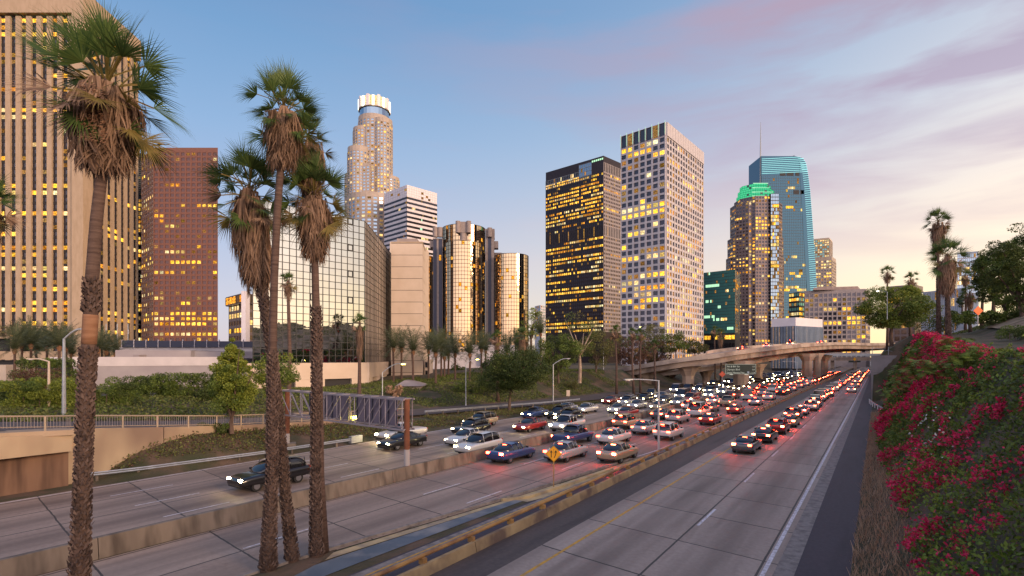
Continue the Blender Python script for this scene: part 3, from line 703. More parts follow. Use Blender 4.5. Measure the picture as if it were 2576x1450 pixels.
# stone base with openings and balcony
def along(A, B, k, o=0.):
    A, B = Vector(A), Vector(B); d = (B - A).normalized(); n = Vector((d.y, -d.x)); n = n if n.dot(-A) > 0 else -n
    q = A + (B - A) * k + n * o; return (q.x, q.y)
zg = .2
def basebox(k0, k1, z0, z1, o0, o1, part):
    a0, a1, a2, a3 = along(P4[0], P4[1], k0, o0), along(P4[0], P4[1], k1, o0), along(P4[0], P4[1], k1, o1), along(P4[0], P4[1], k0, o1)
    b.P(part).hexa([(*a0, z0), (*a1, z0), (*a2, z0), (*a3, z0)], [(*a0, z1), (*a1, z1), (*a2, z1), (*a3, z1)])
zl = zb - 4.0
basebox(-.05, 1.02, zb - 3.1, zb - .03, -3, .35, 'base_band')
basebox(-.05, 1.0, zg - 1, zb - 3.1, -3.5, -2.6, 'recess')
for k0, k1 in ((-.05, .12), (.34, .60), (.86, 1.02)): basebox(k0, k1, zg - 1, zb - 3.12, -2.7, .3, 'base_pier')
basebox(.12, .34, zg - 1, zb - 6.0, -2.6, .1, 'base_wall'); basebox(.60, .86, zg - 1, zb - 6.3, -2.6, .0, 'base_wall')
for i in range(8): 
    k = .125 + i * .027
    a = along(P4[0], P4[1], k, -2.4); b.cells.append(([(*a, zb - 5.9), (*along(P4[0], P4[1], k + .022, -2.4), zb - 5.9), (*along(P4[0], P4[1], k + .022, -2.4), zb - 3.3), (*a, zb - 3.3)], 'lit_warm' if i % 3 else 'lit'))
# side base
def sidebox(k0, k1, z0, z1, o0, o1, part):
    a0, a1, a2, a3 = along(P4[1], P4[3], k0, o0), along(P4[1], P4[3], k1, o0), along(P4[1], P4[3], k1, o1), along(P4[1], P4[3], k0, o1)
    b.P(part).hexa([(*a0, z0), (*a1, z0), (*a2, z0), (*a3, z0)], [(*a0, z1), (*a1, z1), (*a2, z1), (*a3, z1)])
sidebox(0, 1, zb - 3.1, zb - .03, -3, .9, 'base_band'); sidebox(0, 1, -1, zb - 3.1, -3, -.6, 'recess')
for k in (0, .22, .44, .66, .9): sidebox(k, k + .1, -1, zb - 3.1, -.6, .8, 'base_pier')
sidebox(.0, .85, zb - 7.4, zb - 5.2, -.5, 4.2, 'balcony')
mbp = [along(P4[1], P4[3], k, o) for k, o in ((.0, 4.0), (.84, 4.0), (.84, .5))]
b.P('balcony_rail').tube([(*q, zb - 4.7) for q in mbp], .22, 8)
for k in np.linspace(.02, .82, 9): q = along(P4[1], P4[3], k, 4.0); b.P('balcony_rail').box((*q, zb - 5.0), (.25, .25, .5))
b.finish({'core': 'dark', 'roof': 'greyb', 'mullion': 'mull', 'vent_frame': 'mull', 'base_band': 'beige_pale', 'recess': 'dark', 'base_pier': 'beige_pale', 'base_wall': 'beige_pale', 'balcony': 'beige_pale', 'balcony_rail': 'beige_pale'})
# small flat-roofed kiosk at the foot
b = Bld('entrance_pavilion', 'small pale pavilion with sloping grey roof below the mirror building', (wx(1060, 98), 98, 1), 'pavilion', indiv=False)
x0, x1 = wx(1010, 95), wx(1063, 95); b.P('wall').span(x0, x1, 93, 99, zof(990, 95), zof(970, 95)); b.P('post').span(x1 - 1.4, x1 - .4, 93.1, 94, 0, zof(990, 95)); b.P('post').span(x0 + .2, x0 + 1.2, 93.1, 94, 0, zof(990, 95))
b.P('roof').hexa([(x0 - .6, 92.4, zof(970, 95)), (x1 + .5, 92.4, zof(970, 95)), (x1 + .5, 99.5, zof(970, 95)), (x0 - .6, 99.5, zof(970, 95))], [(x0 + .6, 94.5, zof(957, 95)), (x1 - 1.8, 94.5, zof(960, 95)), (x1 - 1.8, 98, zof(960, 95)), (x0 + .6, 98, zof(957, 95))])
b.finish({'wall': 'beige_pale', 'post': 'beige_pale', 'roof': 'greyb'})
# --- blank tan slab
b = Bld('office_block', 'windowless tan slab building beside the mirror glass building', (wx(1030, 135), 140, 0), 'building', indiv=True)
p, q = poly3((984, 128), (1063, 128), (1070, 138)); zt = zof(612, 128)
h = (zt + 1) / 13
for j in range(13): b.prism('wall_panel', q if j % 2 else shrink(q, .9994), -1 + j * h, -1 + (j + 1) * h - .10)
b.prism('core', shrink(q, .99), -1, zt - .2); b.prism('coping', shrink(q, 1.012), zt, zt + .35)
x0, x1 = wx(1068, 130), wx(1077, 130); b.P('annex').span(x0, x1, 130, 138, 0, zof(905, 130))
for j in range(3): b.cells += [([(x0 + .2 + .0, 129.95, 1.6 + j * 2.1), (x0 + .75, 129.95, 1.6 + j * 2.1), (x0 + .75, 129.95, 3.0 + j * 2.1), (x0 + .2, 129.95, 3.0 + j * 2.1)], 'gl_dark')]
b.indiv = False
b.finish({'wall_panel': 'beige_pale', 'core': 'dark', 'coping': 'beige', 'annex': 'beige_pale'})
b = Bld('office_block', 'low pink concrete building with red roof tip behind the tan slab', (wx(1075, 160), 165, 0), 'building', indiv=False)
b.P('wall').span(wx(990, 165), wx(1066, 165), 160, 175, 0, zof(618, 165)); b.P('penthouse').span(wx(1012, 170), wx(1060, 170), 162, 170, zof(618, 165), zof(606, 165)); b.finish({'wall': 'beige_pale', 'penthouse': 'hotel_c'})

# --- crowned round tower
b = Bld('crowned_tower', 'tallest pale round stepped tower with a brightly lit ring crown', (wx(942, 640), 640, 0))
Yc = 640.; K = Yc / FPX; cx, cy = wx(942, Yc), Yc; zz = lambda v: zof(v, Yc); gw = dict(pier=.42, span=.45, dep=.5, lit=.13, dim=.12, g='gl_blue', keys=('lit_pale', 'lit', 'lit_pale'), runs=.5)
r0 = 39 * K
def offc(u, dy, r, n=20, a0=0.): return ngon(cx + (u - 942) * K, cy + dy, r, n, a0)
b.tier('wall', offc(942, 0, r0, 24), zz(560), zz(302), 4.9, 34, cap=6, **gw)
b.tier('wall', offc(967, -9, 24 * K, 20), zz(560), zz(313), 4.6, 32, cap=5, **{**gw, 'lit': .36})
b.tier('wall', offc(918, -6, 25 * K, 20), zz(560), zz(332), 4.6, 32, cap=4, **gw)
b.tier('wall', offc(912, -13, 28 * K, 20), zz(620), zz(387), 4.6, 30, cap=6, **gw)
b.tier('wall', [(cx + (917 - 942) * K, cy - 24), (cx + (945 - 942) * K, cy - 26), (cx + (945 - 942) * K, cy), (cx + (917 - 942) * K, cy)], zz(620), zz(430), 4.4, 24, cap=3, **gw)
b.tier('wall', offc(900, -8, 26 * K, 20), zz(620), zz(448), 4.6, 22, cap=3, **gw)
b.tier('wall', offc(978, -2, 27 * K, 20), zz(620), zz(451), 4.6, 22, cap=3, **gw)
b.tier('wall', offc(942, -6, 62 * K, 28), zz(900), zz(505), 4.9, 44, cap=5, **{**gw, 'lit': .22})
b.prism('neck', offc(942, 0, r0 * .93, 24), zz(302), zz(283)); b.prism('neck_ring', offc(942, 0, r0 * 1.0, 24), zz(284), zz(281))
rc = 37.5 * K
b.prism('crown', offc(942, 0, rc * .93, 24), zz(281), zz(256))
for i in range(18):
    a = 2 * math.pi * i / 18; x, y = cx + rc * math.cos(a), cy + rc * math.sin(a)
    b.P('crown_fin' if i % 2 else 'crown_light').box((x, y, (zz(283) + zz(255 if i % 2 else 258)) / 2), (2.2, 3.4 if i % 2 else 2.8, zz(255 if i % 2 else 258) - zz(283)), a)
b.P('crane').bar((cx + 2, cy - 6, zz(256)), (cx - 2, cy - 6, zz(249)), .7)
b.finish({'wall': 'tan_tower', 'pier': 'tan_tower', 'spandrel': 'tan_tower', 'neck': 'gl_blue', 'neck_ring': 'tan_tower', 'crown': 'lit_pale', 'crown_fin': 'white_p', 'crown_light': 'lit_white', 'crane': 'mull'})

# --- white banded tower
b = Bld('banded_tower', 'white tower with dark horizontal window bands in front of the crowned tower', (wx(1023, 560), 580, 0), indiv=False)
p, q = poly3((966.8, 590), (1023.5, 560), (1099.4, 577 * 560 / 560 + 12)); zt = zof(465.2, 560); b.prism('wall', q, -1, zt); nfl = 30
z0 = zof(492, 560)
for A, B, nb in ((p[0], p[1], 20), (p[1], p[2], 26)):
    b.facade(A, B, 10, z0, nb, nfl + 4, pier=.06, span=.52, dep=.25, lit=.05, dim=.03, pp='mullion', sp='white_band', keys=('lit_pale', 'lit_mint'), runs=.7)
    b.facade(A, B, z0, zt - 1, nb // 2, 4, pier=.04, span=.06, dep=.1, pp='seam', sp='seam', g='white_p')
b.finish({'wall': 'white_p', 'mullion': 'mull', 'white_band': 'white_p', 'seam': 'greyb'})

# --- cylinder hotel
b = Bld('cylinder_hotel', 'gold mirrored hotel of glass cylinders with concrete lift shafts', (wx(1190, 425), 425, 0), 'hotel', indiv=False)
Yh = 425.
def cyl(u0, u1, Y, vtop, nv=44, nf=34, key=.06):
    K_ = Y / FPX; x = wx((u0 + u1) / 2, Y); r = (u1 - u0) / 2 * K_; zt = zof(vtop, Y); z0 = 2.; n = nv * 2
    P_ = ngon(x, Y, r, n)
    for i in range(n):
        a, c = P_[i], P_[(i + 1) % n]; mid = Vector(((a[0] + c[0]) / 2, (a[1] + c[1]) / 2)); nn = (mid - Vector((x, Y))).normalized()
        if nn.dot(-mid.normalized()) < -.15: continue
        fh = (zt - z0) / nf
        for j in range(nf):
            k = 'gl_gold'
            if rng.random() < key * .6: k = 'lit_warm'
            q_ = [(*a, z0 + j * fh), (*c, z0 + j * fh), (*c, z0 + (j + 1) * fh), (*a, z0 + (j + 1) * fh)]; b.cells.append((q_, k))
        pt = (a[0] + nn.x * .1, a[1] + nn.y * .1); b.P('mullion').box((pt[0], pt[1], (z0 + zt) / 2), (.22, .22, zt - z0), math.atan2(nn.y, nn.x))
    for j in range(nf + 1):
        zj = z0 + (zt - z0) * j / nf
        st_ = [(px_, py_, zj) for px_, py_ in ngon(x, Y, r + .12, 48)]; b.P('mullion').tube(st_ + st_[:1], .14, 4, cap=False)
    b.prism('roof', ngon(x, Y, r * .99, 40), zt - .5, zt + .3); b.prism('inner', ngon(x, Y, r * .97, 40), z0, zt - .6)
    return x, r, zt
cyl(1113.6, 1220, 440, 577, 22, 36)
cyl(1119, 1212, 423, 616, 20, 33)
cyl(1244, 1329, 425, 646, 20, 30)
cyl(1050, 1089, 430, 647, 12, 30)
def hb(u0, u1, v0, v1, Y, d=8, part='concrete'): b.P(part).span(wx(u0, Y), wx(u1, Y), Y, Y + d, zof(v1, Y), zof(v0, Y))
def hcy(u, w, v0, v1, Y, part='concrete'): b.prism(part, ngon(wx(u, Y), Y, w / 2 * Y / FPX, 20), zof(v1, Y), zof(v0, Y))
# left shaft
hb(1089, 1114, 600, 905, 428, 6); 
for u0, u1 in ((1090, 1098.5), (1104, 1112.5)): hb(u0, u1, 602, 905, 427.6, .3, 'lift_glass')
hcy(1095, 13, 573, 597, 427); hcy(1107, 13, 573, 597, 427); hb(1081, 1094, 606, 622, 430)
hb(1104.5, 1109.5, 642, 655, 426.8, .6, 'lift_car')
# middle block
hb(1147, 1184, 558, 585, 419, 9); hcy(1152, 12, 557, 586, 419); hcy(1179, 12, 557, 586, 419); hb(1157, 1175, 585, 614, 420, 6); hcy(1165, 14, 587, 606, 419)
# right shaft
hb(1221, 1243, 600, 905, 428, 6); hb(1228, 1236, 597, 905, 427.6, .3, 'lift_glass'); hcy(1232, 12, 574, 597, 427); hb(1221, 1244, 576, 600, 430, 6); hb(1241, 1253, 607, 624, 430)
hb(1220, 1262, 636, 655, 436); hb(1244, 1297, 637, 650, 445, 10)
for (u0, u1) in ((1066, 1330),): hb(u0, u1, 868, 905, 410, 12, 'podium')
b.finish({'mullion': 'mull', 'roof': 'hotel_c', 'inner': 'dark', 'concrete': 'hotel_c', 'lift_glass': 'navy', 'lift_car': 'lit_warm', 'podium': 'white_c'})

# --- black tower
b = Bld('black_tower', 'broad black metal tower with dense rows of yellow lit windows', (wx(1518, 520), 540, 0), g='gl_black')
p, q = poly3((1373, 568), (1518, 520), (1606, 562)); zt = zof(392, 520); b.prism('wall', q, -1, zt)
zA = zof(412, 520); zm0, zm1 = zof(592, 520), zof(566, 520); zlow = zof(835, 520)
for (A, B, nb, lt, gg, pt_) in ((p[0], p[1], 30, .6, 'gl_black', 'pier'), (p[1], p[2], 22, .10, 'gl_brown', 'side_pier')):
    kk = dict(pier=.28, span=.48, dep=.35, lit=lt, dim=.14, g=gg, pp=pt_, sp=pt_.replace('pier', 'spandrel'), runs=.82)
    b.facade(A, B, zlow, zm0, nb, 24, **kk); b.facade(A, B, zm1, zof(432, 520), nb, 14, **kk)
    b.facade(A, B, zm0, zm1, nb, 1, pier=.5, span=.06, dep=.35, pp=pt_, sp=pt_.replace('pier', 'spandrel'), g='dark')
b.facade(p[1], p[2], zof(432, 520), zof(408, 520), 22, 1, pier=.4, span=.08, dep=.35, pp='side_pier', sp='side_spandrel', g='dark')
# lit plant floors behind a pale steel grid
A, B = Vector(p[0]), Vector(p[1]); d = (B - A)
a2 = A + d * .60; a3 = A + d * .81
b.facade(A, a2, zof(440, 520), zof(416, 520), 20, 2, pier=.12, span=.12, dep=.5, lit=2, keys=('lit_pale', 'lit_pale', 'lit'), pp='steel_grid', sp='steel_grid', runs=.3)
b.facade(a2, a3, zof(440, 520), zof(399, 520), 7, 4, pier=.12, span=.12, dep=.5, lit=.1, g='gl_blue', pp='steel_grid', sp='steel_grid')
b.facade(a3, B, zof(402, 520), zof(396, 520), 6, 1, pier=.2, span=.2, dep=.3, lit=2, keys=('lit_mint',), pp='pier', sp='spandrel')
b.finish({'wall': 'blackmetal', 'pier': 'blackmetal', 'spandrel': 'blackmetal', 'side_pier': 'greyb', 'side_spandrel': 'greyb', 'steel_grid': 'mull_w'})  # side parts greyer: sunset reflection on the black metal put into their colour
# --- white lattice tower
b = Bld('lattice_tower', 'tall white tower with a square concrete lattice and deep windows', (wx(1675, 332), 350, 0))
p, q = poly3((1563, 354), (1675, 332), (1768, 382)); zt = zof(308, 332); b.prism('core', shrink(q, .985), -1, zt - 3); zc = zof(342, 332)
b.facade(p[0], p[1], 3, zc, 7, 36, pier=.27, span=.32, dep=.7, lit=.34, dim=.14, runs=.5)
b.facade(p[1], p[2], 3, zc, 15, 36, pier=.34, span=.36, dep=.6, lit=.3, dim=.32, keys=('lit', 'lit_pale', 'lit_warm', 'lit_warm'), runs=.5, prow=lambda f, pr: min(.85, pr + (.45 if f < .5 else .08)))
b.facade(p[0], p[1], zc, zt, 7, 1, pier=.16, span=.04, dep=.9, pp='crown_pier', sp='spandrel', g='gl_dark')
A, B = Vector(p[0]), Vector(p[1]); n = Vector(((B - A).y, -(B - A).x)).normalized(); n = n if n.dot(-A) > 0 else -n
for i in range(8):
    q_ = A + (B - A) * (i / 7) + n * 1.15; b.P('edge_light').box((q_.x, q_.y, (zc + zt) / 2 + 1), (.13, .13, zt - zc), 0)
A, B = Vector(p[1]), Vector(p[2]); n = Vector(((B - A).y, -(B - A).x)).normalized(); n = n if n.dot(-A) > 0 else -n
for i in range(15):
    a0, a1 = A + (B - A) * ((i + .04) / 15), A + (B - A) * ((i + .96) / 15)
    b.P('crown_panel').hexa([(*a0, zc), (*a1, zc), (*(a1 + n), zc), (*(a0 + n), zc)], [(*a0, zt), (*a1, zt), (*(a1 + n), zt), (*(a0 + n), zt)])
b.P('crown_panel').hexa([(*A, zc), (*B, zc), (*(B + n * .8), zc), (*(A + n * .8), zc)], [(*A, zt - 1), (*B, zt - 1), (*(B + n * .8), zt - 1), (*(A + n * .8), zt - 1)])
b.finish({'core': 'dark', 'pier': 'white_c', 'spandrel': 'white_c', 'crown_pier': 'white_c', 'edge_light': 'lit_mint', 'crown_panel': 'white_c'})
# --- green glass block
b = Bld('office_block', 'teal green glass block beside the white lattice tower', (wx(1849, 400), 410, 0), 'building', indiv=False, g='gl_green')
p, q = poly3((1764, 418), (1849, 400), (1862, 424)); zt = zof(678, 400); b.prism('wall', q, -1, zt); zl = zof(838, 400)
b.facade(p[0], p[1], zl, zt, 22, 20, pier=.07, span=.10, dep=.15, lit=.10, dim=.03, keys=('lit_pale', 'lit_mint'), pp='mullion', sp='mullion', runs=.6)
b.facade(p[1], p[2], zl, zt, 8, 20, pier=.1, span=.12, dep=.15, lit=.1, g='gl_gold', pp='mullion', sp='mullion', keys=('lit_warm',))
b.facade(p[0], p[1], 2, zl, 10, 4, pier=.1, span=.5, dep=.2, lit=.3, g='gl_dark', pp='mullion', sp='mullion', keys=('lit',))
b.finish({'wall': 'dark', 'mullion': 'mull'})
# --- brown stepped tower with green crown
b = Bld('stepped_tower', 'brown stepped octagonal tower with a glowing green glass crown', (wx(1925, 600), 610, 0), indiv=True)
Y0 = 600.; K = Y0 / FPX; zz = lambda v: zof(v, Y0); cx = wx(1925, Y0)
def octa(u0, u1, dy0, dp, cut):
    x0, x1 = cx + (u0 - 1925) * K, cx + (u1 - 1925) * K; y0, y1 = Y0 + dy0, Y0 + dy0 + dp; c = cut * K
    return [(x0 + c, y0), (x1 - c, y0), (x1, y0 + c), (x1, y1 - c), (x1 - c, y1), (x0 + c, y1), (x0, y1 - c), (x0, y0 + c)]
kw = dict(pier=.3, span=.45, dep=.5, lit=.36, dim=.2, g='gl_dark', runs=.7)
b.tier('wall', octa(1876, 1973, 2, 40, 26), zz(905), zz(492), 3.2, 48, **kw)
b.tier('wall', octa(1866, 1984, 5, 36, 22), zz(905), zz(505), 3.4, 46, **kw)
b.tier('wall', octa(1860, 1990, 8, 34, 22), zz(905), zz(590), 3.4, 36, **kw)
b.tier('wall', octa(1856, 1994, 11, 30, 20), zz(905), zz(640), 3.4, 30, **kw)
b.tier('wall', octa(1853, 1996, 14, 26, 18), zz(905), zz(700), 3.4, 24, **kw)
x0, x1 = cx + (1938 - 1925) * K, cx + (1958 - 1925) * K
b.prism('glass_bay', [(x0, Y0 - 1), (x1, Y0 - 1), (x1, Y0 + 4), (x0, Y0 + 4)], 2, zz(488)); b.facade((x0, Y0 - 1), (x1, Y0 - 1), 2, zz(488), 5, 48, pier=.1, span=.2, dep=.2, lit=.4, dim=.25, g='gl_blue', keys=('lit_pale', 'lit'), pp='bay_mullion', sp='bay_mullion', runs=.8)
for (u0, u1, va, vb, dy, ct) in ((1877, 1972, 492, 482, 3, 27), (1881, 1967, 480, 469, 6, 26), (1887, 1960, 467, 455, 9, 24)):
    b.tier('crown_core', octa(u0, u1, dy, 38 - dy, ct), zz(va), zz(vb), 2.6, 2, pier=.10, span=.2, dep=.2, lit=30, keys=('lit_green',), pp='crown_mullion', sp='crown_mullion', dim=0)
for va, dy, u0, u1 in ((492, 2.5, 1895, 1955), (480, 5.5, 1898, 1950), (467, 8.5, 1902, 1945), (455, 9, 1904, 1942)): b.P('light_ledge').bar((cx + (u0 - 1925) * K, Y0 + dy, zz(va)), (cx + (u1 - 1925) * K, Y0 + dy, zz(va)), .6, .6)
b.finish({'light_ledge': 'lit_mint', 'wall': 'brown_gr', 'pier': 'brown_gr', 'spandrel': 'brown_gr', 'glass_bay': 'dark', 'bay_mullion': 'mull', 'crown_core': 'lit_green', 'crown_mullion': 'lit_green_soft'})
# --- sail shaped glass tower with spire
b = Bld('sail_tower', 'curved blue glass tower outlined with cyan light strips and a spire', (wx(1985, 720), 730, 0), indiv=False, g='gl_teal')
Y1 = 720.; zz = lambda v: zof(v, Y1); X = lambda u, Y=Y1: wx(u, Y)
prof = [(905, 2058), (736, 2055), (650, 2050), (560, 2044), (480, 2038), (440, 2033), (410, 2027), (398, 2019), (393, 2000)]
# body as stacked slices, right edge follows the curve
for (v0, u0), (v1, u1) in zip(prof[:-1], prof[1:]):
    b.P('body').hexa([(X(1915), Y1, zz(v0)), (X(u0), Y1, zz(v0)), (X(u0) + 3, Y1 + 38, zz(v0)), (X(1915), Y1 + 38, zz(v0))],
                     [(X(1915), Y1, zz(v1)), (X(u1), Y1, zz(v1)), (X(u1) + 3, Y1 + 38, zz(v1)), (X(1915), Y1 + 38, zz(v1))])
b.facade((X(1916), Y1 - .2), (X(2028), Y1 - .2), zz(900), zz(442), 24, 66, pier=.07, span=.10, dep=.12, lit=.10, dim=.02, prow=lambda f, pr: pr * (1.3 if f < .5 else .3), keys=('lit_pale', 'lit'), pp='mullion', sp='mullion')
for v, u0, u1 in ((438, 1962, 1976), (438, 1979, 1996), (438, 2001, 2010), (484, 1996, 2010), (484, 2013, 2022)): b.P('plant_opening').span(X(u0), X(u1), Y1 - .5, Y1, zz(v + 5), zz(v - 5))
for i in range(9):
    v = 396 + i * 4.6; ur = np.interp(v, [393, 398, 410, 440], [2004, 2019, 2027, 2033]); b.P('light_strip').bar((X(1916), Y1 - .8, zz(v + 5)), (X(ur), Y1 - .8, zz(v)), .5, .5)
for i in range(62):
    v = 400 + i * 5.4; ur = np.interp(v, [398, 410, 440, 480, 560, 650, 736], [2019, 2027, 2033, 2038, 2044, 2050, 2055]); wl = np.interp(v, [400, 736], [14, 17])
    b.P('light_strip').bar((X(ur - wl), Y1 - .8, zz(v + .8)), (X(ur), Y1 - .8, zz(v - .8)), .5, .5)
b.P('fin').hexa([(X(2030), Y1 - .5, zz(736)), (X(2056), Y1 - .5, zz(736)), (X(2056), Y1 + 2, zz(736)), (X(2030), Y1 + 2, zz(736))], [(X(2010), Y1 - .5, zz(402)), (X(2021), Y1 - .5, zz(402)), (X(2021), Y1 + 2, zz(402)), (X(2010), Y1 + 2, zz(402))])
b.P('spire').tube([(X(1914.5), Y1 + 2, zz(900)), (X(1914.5), Y1 + 2, zz(455)), (X(1915), Y1 + 2, zz(365)), (X(1915.5), Y1 + 2, zz(306))], [1.3, 1.3, .8, .25], 6)
b.P('roof_crane').bar((X(1985), Y1 + 8, zz(394)), (X(2006), Y1 + 8, zz(387)), 1.2); b.P('roof_crane').bar((X(1925), Y1 + 8, zz(402)), (X(1945), Y1 + 8, zz(398)), 1.2)
b.finish({'body': 'gl_teal', 'mullion': 'mull', 'plant_opening': 'dark', 'light_strip': 'lit_cyan', 'fin': 'gl_teal', 'spire': 'mull_w', 'roof_crane': 'mull'})
# --- tan twin towers behind
b = Bld('office_tower', 'slim tan tower with paler glazed top right of the sail tower', (wx(2075, 760), 770, 0), indiv=True)
p, q = poly3((2045, 770), (2092, 760), (2103, 785)); b.tier('wall', q, 2, zof(645, 760), 3.4, 34, cap=5, pier=.3, span=.5, dep=.4, lit=.3, dim=.2, keys=('lit', 'lit_pale'))
p, q = poly3((2045, 775), (2086, 765), (2094, 790)); b.tier('upper_wall', q, zof(645, 760), zof(598, 765), 3., 8, cap=2, pier=.3, span=.4, dep=.4, lit=.5, dim=.3, g='gl_green', keys=('lit_pale',))
b.finish({'wall': 'tan_tower', 'pier': 'tan_tower', 'spandrel': 'tan_tower', 'upper_wall': 'beige_pale'})
# --- broad grid building
b = Bld('office_block', 'broad grey brown block with a regular window grid right of centre', (wx(2110, 450), 465, 0), 'building')
p, q = poly3((2024, 465), (2178, 450), (2188, 475)); zt = zof(727, 450); b.prism('wall', q, -1, zt)
b.facade(p[0], p[1], 8, zt - 2.5, 13, 14, pier=.28, span=.34, dep=.5, lit=.3, dim=.3, keys=('lit_pale', 'lit'), g='gl_dark')
b.facade(p[1], p[2], 8, zt - 2.5, 5, 14, pier=.3, span=.4, dep=.3, lit=.1, dim=.1)
b.P('penthouse').hexa([(wx(2045, 458), 458, zt), (wx(2160, 456), 456, zt), (wx(2165, 470), 470, zt), (wx(2045, 470), 470, zt)], [(wx(2048, 458), 458, zt + 2.2), (wx(2158, 456), 456, zt + 3), (wx(2163, 470), 470, zt + 3), (wx(2048, 470), 470, zt + 2.2)])
b.finish({'wall': 'greyb', 'pier': 'greyb', 'spandrel': 'greyb', 'penthouse': 'brown_gr'})
b = Bld('office_block', 'dark glass block behind the low white building', (wx(2000, 500), 510, 0), 'building', indiv=False)
p, q = poly3((1985, 510), (2010, 500), (2040, 512)); b.tier('wall', q, 2, zof(735, 500), 3, 15, pier=.1, span=.4, dep=.3, lit=.4, dim=.2, g='gl_green'); b.finish({'wall': 'brown_gr', 'pier': 'mull', 'spandrel': 'mull'})
# --- low white building
b = Bld('low_building', 'low building with blank white fascia above dark vertical fins', (wx(2001, 300), 305, 0), 'building', indiv=False)
p, q = poly3((1940.6, 312), (2001.5, 300), (2068.7, 315)); zt = zof(799, 300); zf_ = zof(820, 300); b.prism('wall', shrink(q, .98), 0, zt - .4); b.prism('fascia', shrink(q, 1.01), zf_, zt)
for A, B, nb in ((p[0], p[1], 16), (p[1], p[2], 22)): b.facade(A, B, 2, zf_, nb, 1, pier=.3, span=.0, dep=.5, pp='fin')
b.finish({'wall': 'dark', 'fascia': 'white_p', 'fin': 'bluegrey'})
# --- blue grey glass building, right
b = Bld('office_block', 'blue grey block with vertical pale strips behind the right palms', (wx(2400, 300), 310, 0), 'building', indiv=False, g='gl_blue')
p, q = poly3((2408, 300), (2460, 296), (2463, 310)); b.prism('wall', q, 0, zof(636, 300)); b.facade(p[0], p[1], zof(740, 300), zof(640, 300), 10, 9, pier=.1, span=.2, dep=.2, lit=.12, keys=('lit_pale',), pp='mullion', sp='mullion')
p, q = poly3((2318, 305), (2425, 285), (2432, 300)); b.prism('lower_wall', q, 0, zof(733, 300))
b.facade(p[0], p[1], 10, zof(736, 300), 24, 8, pier=.08, span=.06, dep=.2, pp='mullion', sp='mullion', g='bluegrey', lit=.06, keys=('lit_pale',))
b.finish({'wall': 'bluegrey', 'lower_wall': 'bluegrey', 'mullion': 'white_c'})
b = Bld('office_block', 'dark roofed block half hidden behind the round tree at right', (wx(2290, 330), 335, 0), 'building', indiv=False, g='gl_brown')
p, q = poly3((2232, 335), (2300, 325), (2322, 335)); b.tier('wall', q, 2, zof(716, 325), 3.2, 12, cap=3, pier=.2, span=.3, dep=.3, lit=.2, keys=('lit_warm',)); b.finish({'wall': 'brown_gr', 'pier': 'brown_gr', 'spandrel': 'brown_gr'})

# --- low structures at left
b = Bld('warehouse', 'long low windowless grey building behind the clipped hedges', (wx(380, 100), 105, 3), 'building', indiv=False)
b.prism('wall', [(wx(184, 86), 86), (wx(600, 96), 96), (wx(600, 96) + 3, 125), (wx(184, 86) - 5, 118)], 1, zof(902, 90)); z9 = zof(902, 90)
b.prism('wall_band', [(wx(184, 86) - .05, 85.93), (wx(600, 96) + .06, 95.93), (wx(600, 96) + .06, 96.6), (wx(184, 86) - .05, 86.6)], zof(921, 90), z9 + .25)
b.prism('upper_block', [(wx(290, 95), 95), (wx(480, 100), 100), (wx(480, 100), 115), (wx(290, 95), 112)], z9 - .5, zof(881, 95))
b.prism('upper_block', [(wx(480, 101), 101), (wx(640, 104), 104), (wx(640, 104), 115), (wx(480, 101), 115)], z9 - .5, zof(884, 101))
b.P('vent').span(wx(335, 94), wx(349, 94), 94, 96, z9, zof(893, 94)); b.P('vent').span(wx(385, 94), wx(393, 94), 93.5, 95, z9, zof(900.5, 94))
b.finish({'wall': 'grey_wall', 'wall_band': 'white_c', 'upper_block': 'grey_wall', 'vent': 'greyb'})
b = Bld('parking_deck', 'parking deck with dark screen panels on its roof edge below the red tower', (wx(450, 150), 155, 3), 'parking deck', indiv=False)
b.P('deck').span(wx(300, 150), wx(640, 150), 150, 165, 2, zof(874, 150)); 
for i in range(11): 
    u = 309 + i * 30.5; b.P('screen').span(wx(u, 149.8), wx(u + 29.4, 149.8), 149.5, 149.7, zof(874, 150), zof(857 + i * .25, 150)); b.P('post').span(wx(u - .8, 149.8), wx(u, 149.8), 149.3, 149.8, zof(875, 150), zof(855, 150))
b.finish({'deck': 'white_c', 'screen': 'navy', 'post': 'white_p'})
b = Bld('parking_garage', 'concrete garage with a broad beige parapet behind the left date palms', (wx(90, 130), 135, 3), 'garage', indiv=False)
b.P('parapet').span(wx(-80, 130), wx(182, 130), 130, 131, zof(905, 130), zof(884, 130)); b.P('deck').span(wx(-80, 131), wx(182, 131), 131, 150, 1, zof(907, 130)); b.P('upper_floor').span(wx(-80, 140), wx(28, 140), 140, 150, zof(884, 140), zof(847, 140))
b.P('slab').span(wx(-80, 139), wx(41, 139), 138.5, 152, zof(852, 139), zof(847, 139)); b.P('slab').span(wx(29, 139), wx(34, 139), 138.6, 141, zof(890, 139), zof(847, 139))
b.P('kiosk').span(wx(135, 128), wx(176, 128), 127, 129, zof(905, 128), zof(899, 128)); b.P('lit_wall').span(wx(15, 120), wx(36, 120), 118, 126, 1, zof(918, 120))
b.finish({'parapet': 'beige', 'deck': 'dark', 'upper_floor': 'dark', 'slab': 'beige', 'kiosk': 'white_p', 'lit_wall': 'beige_pale'})
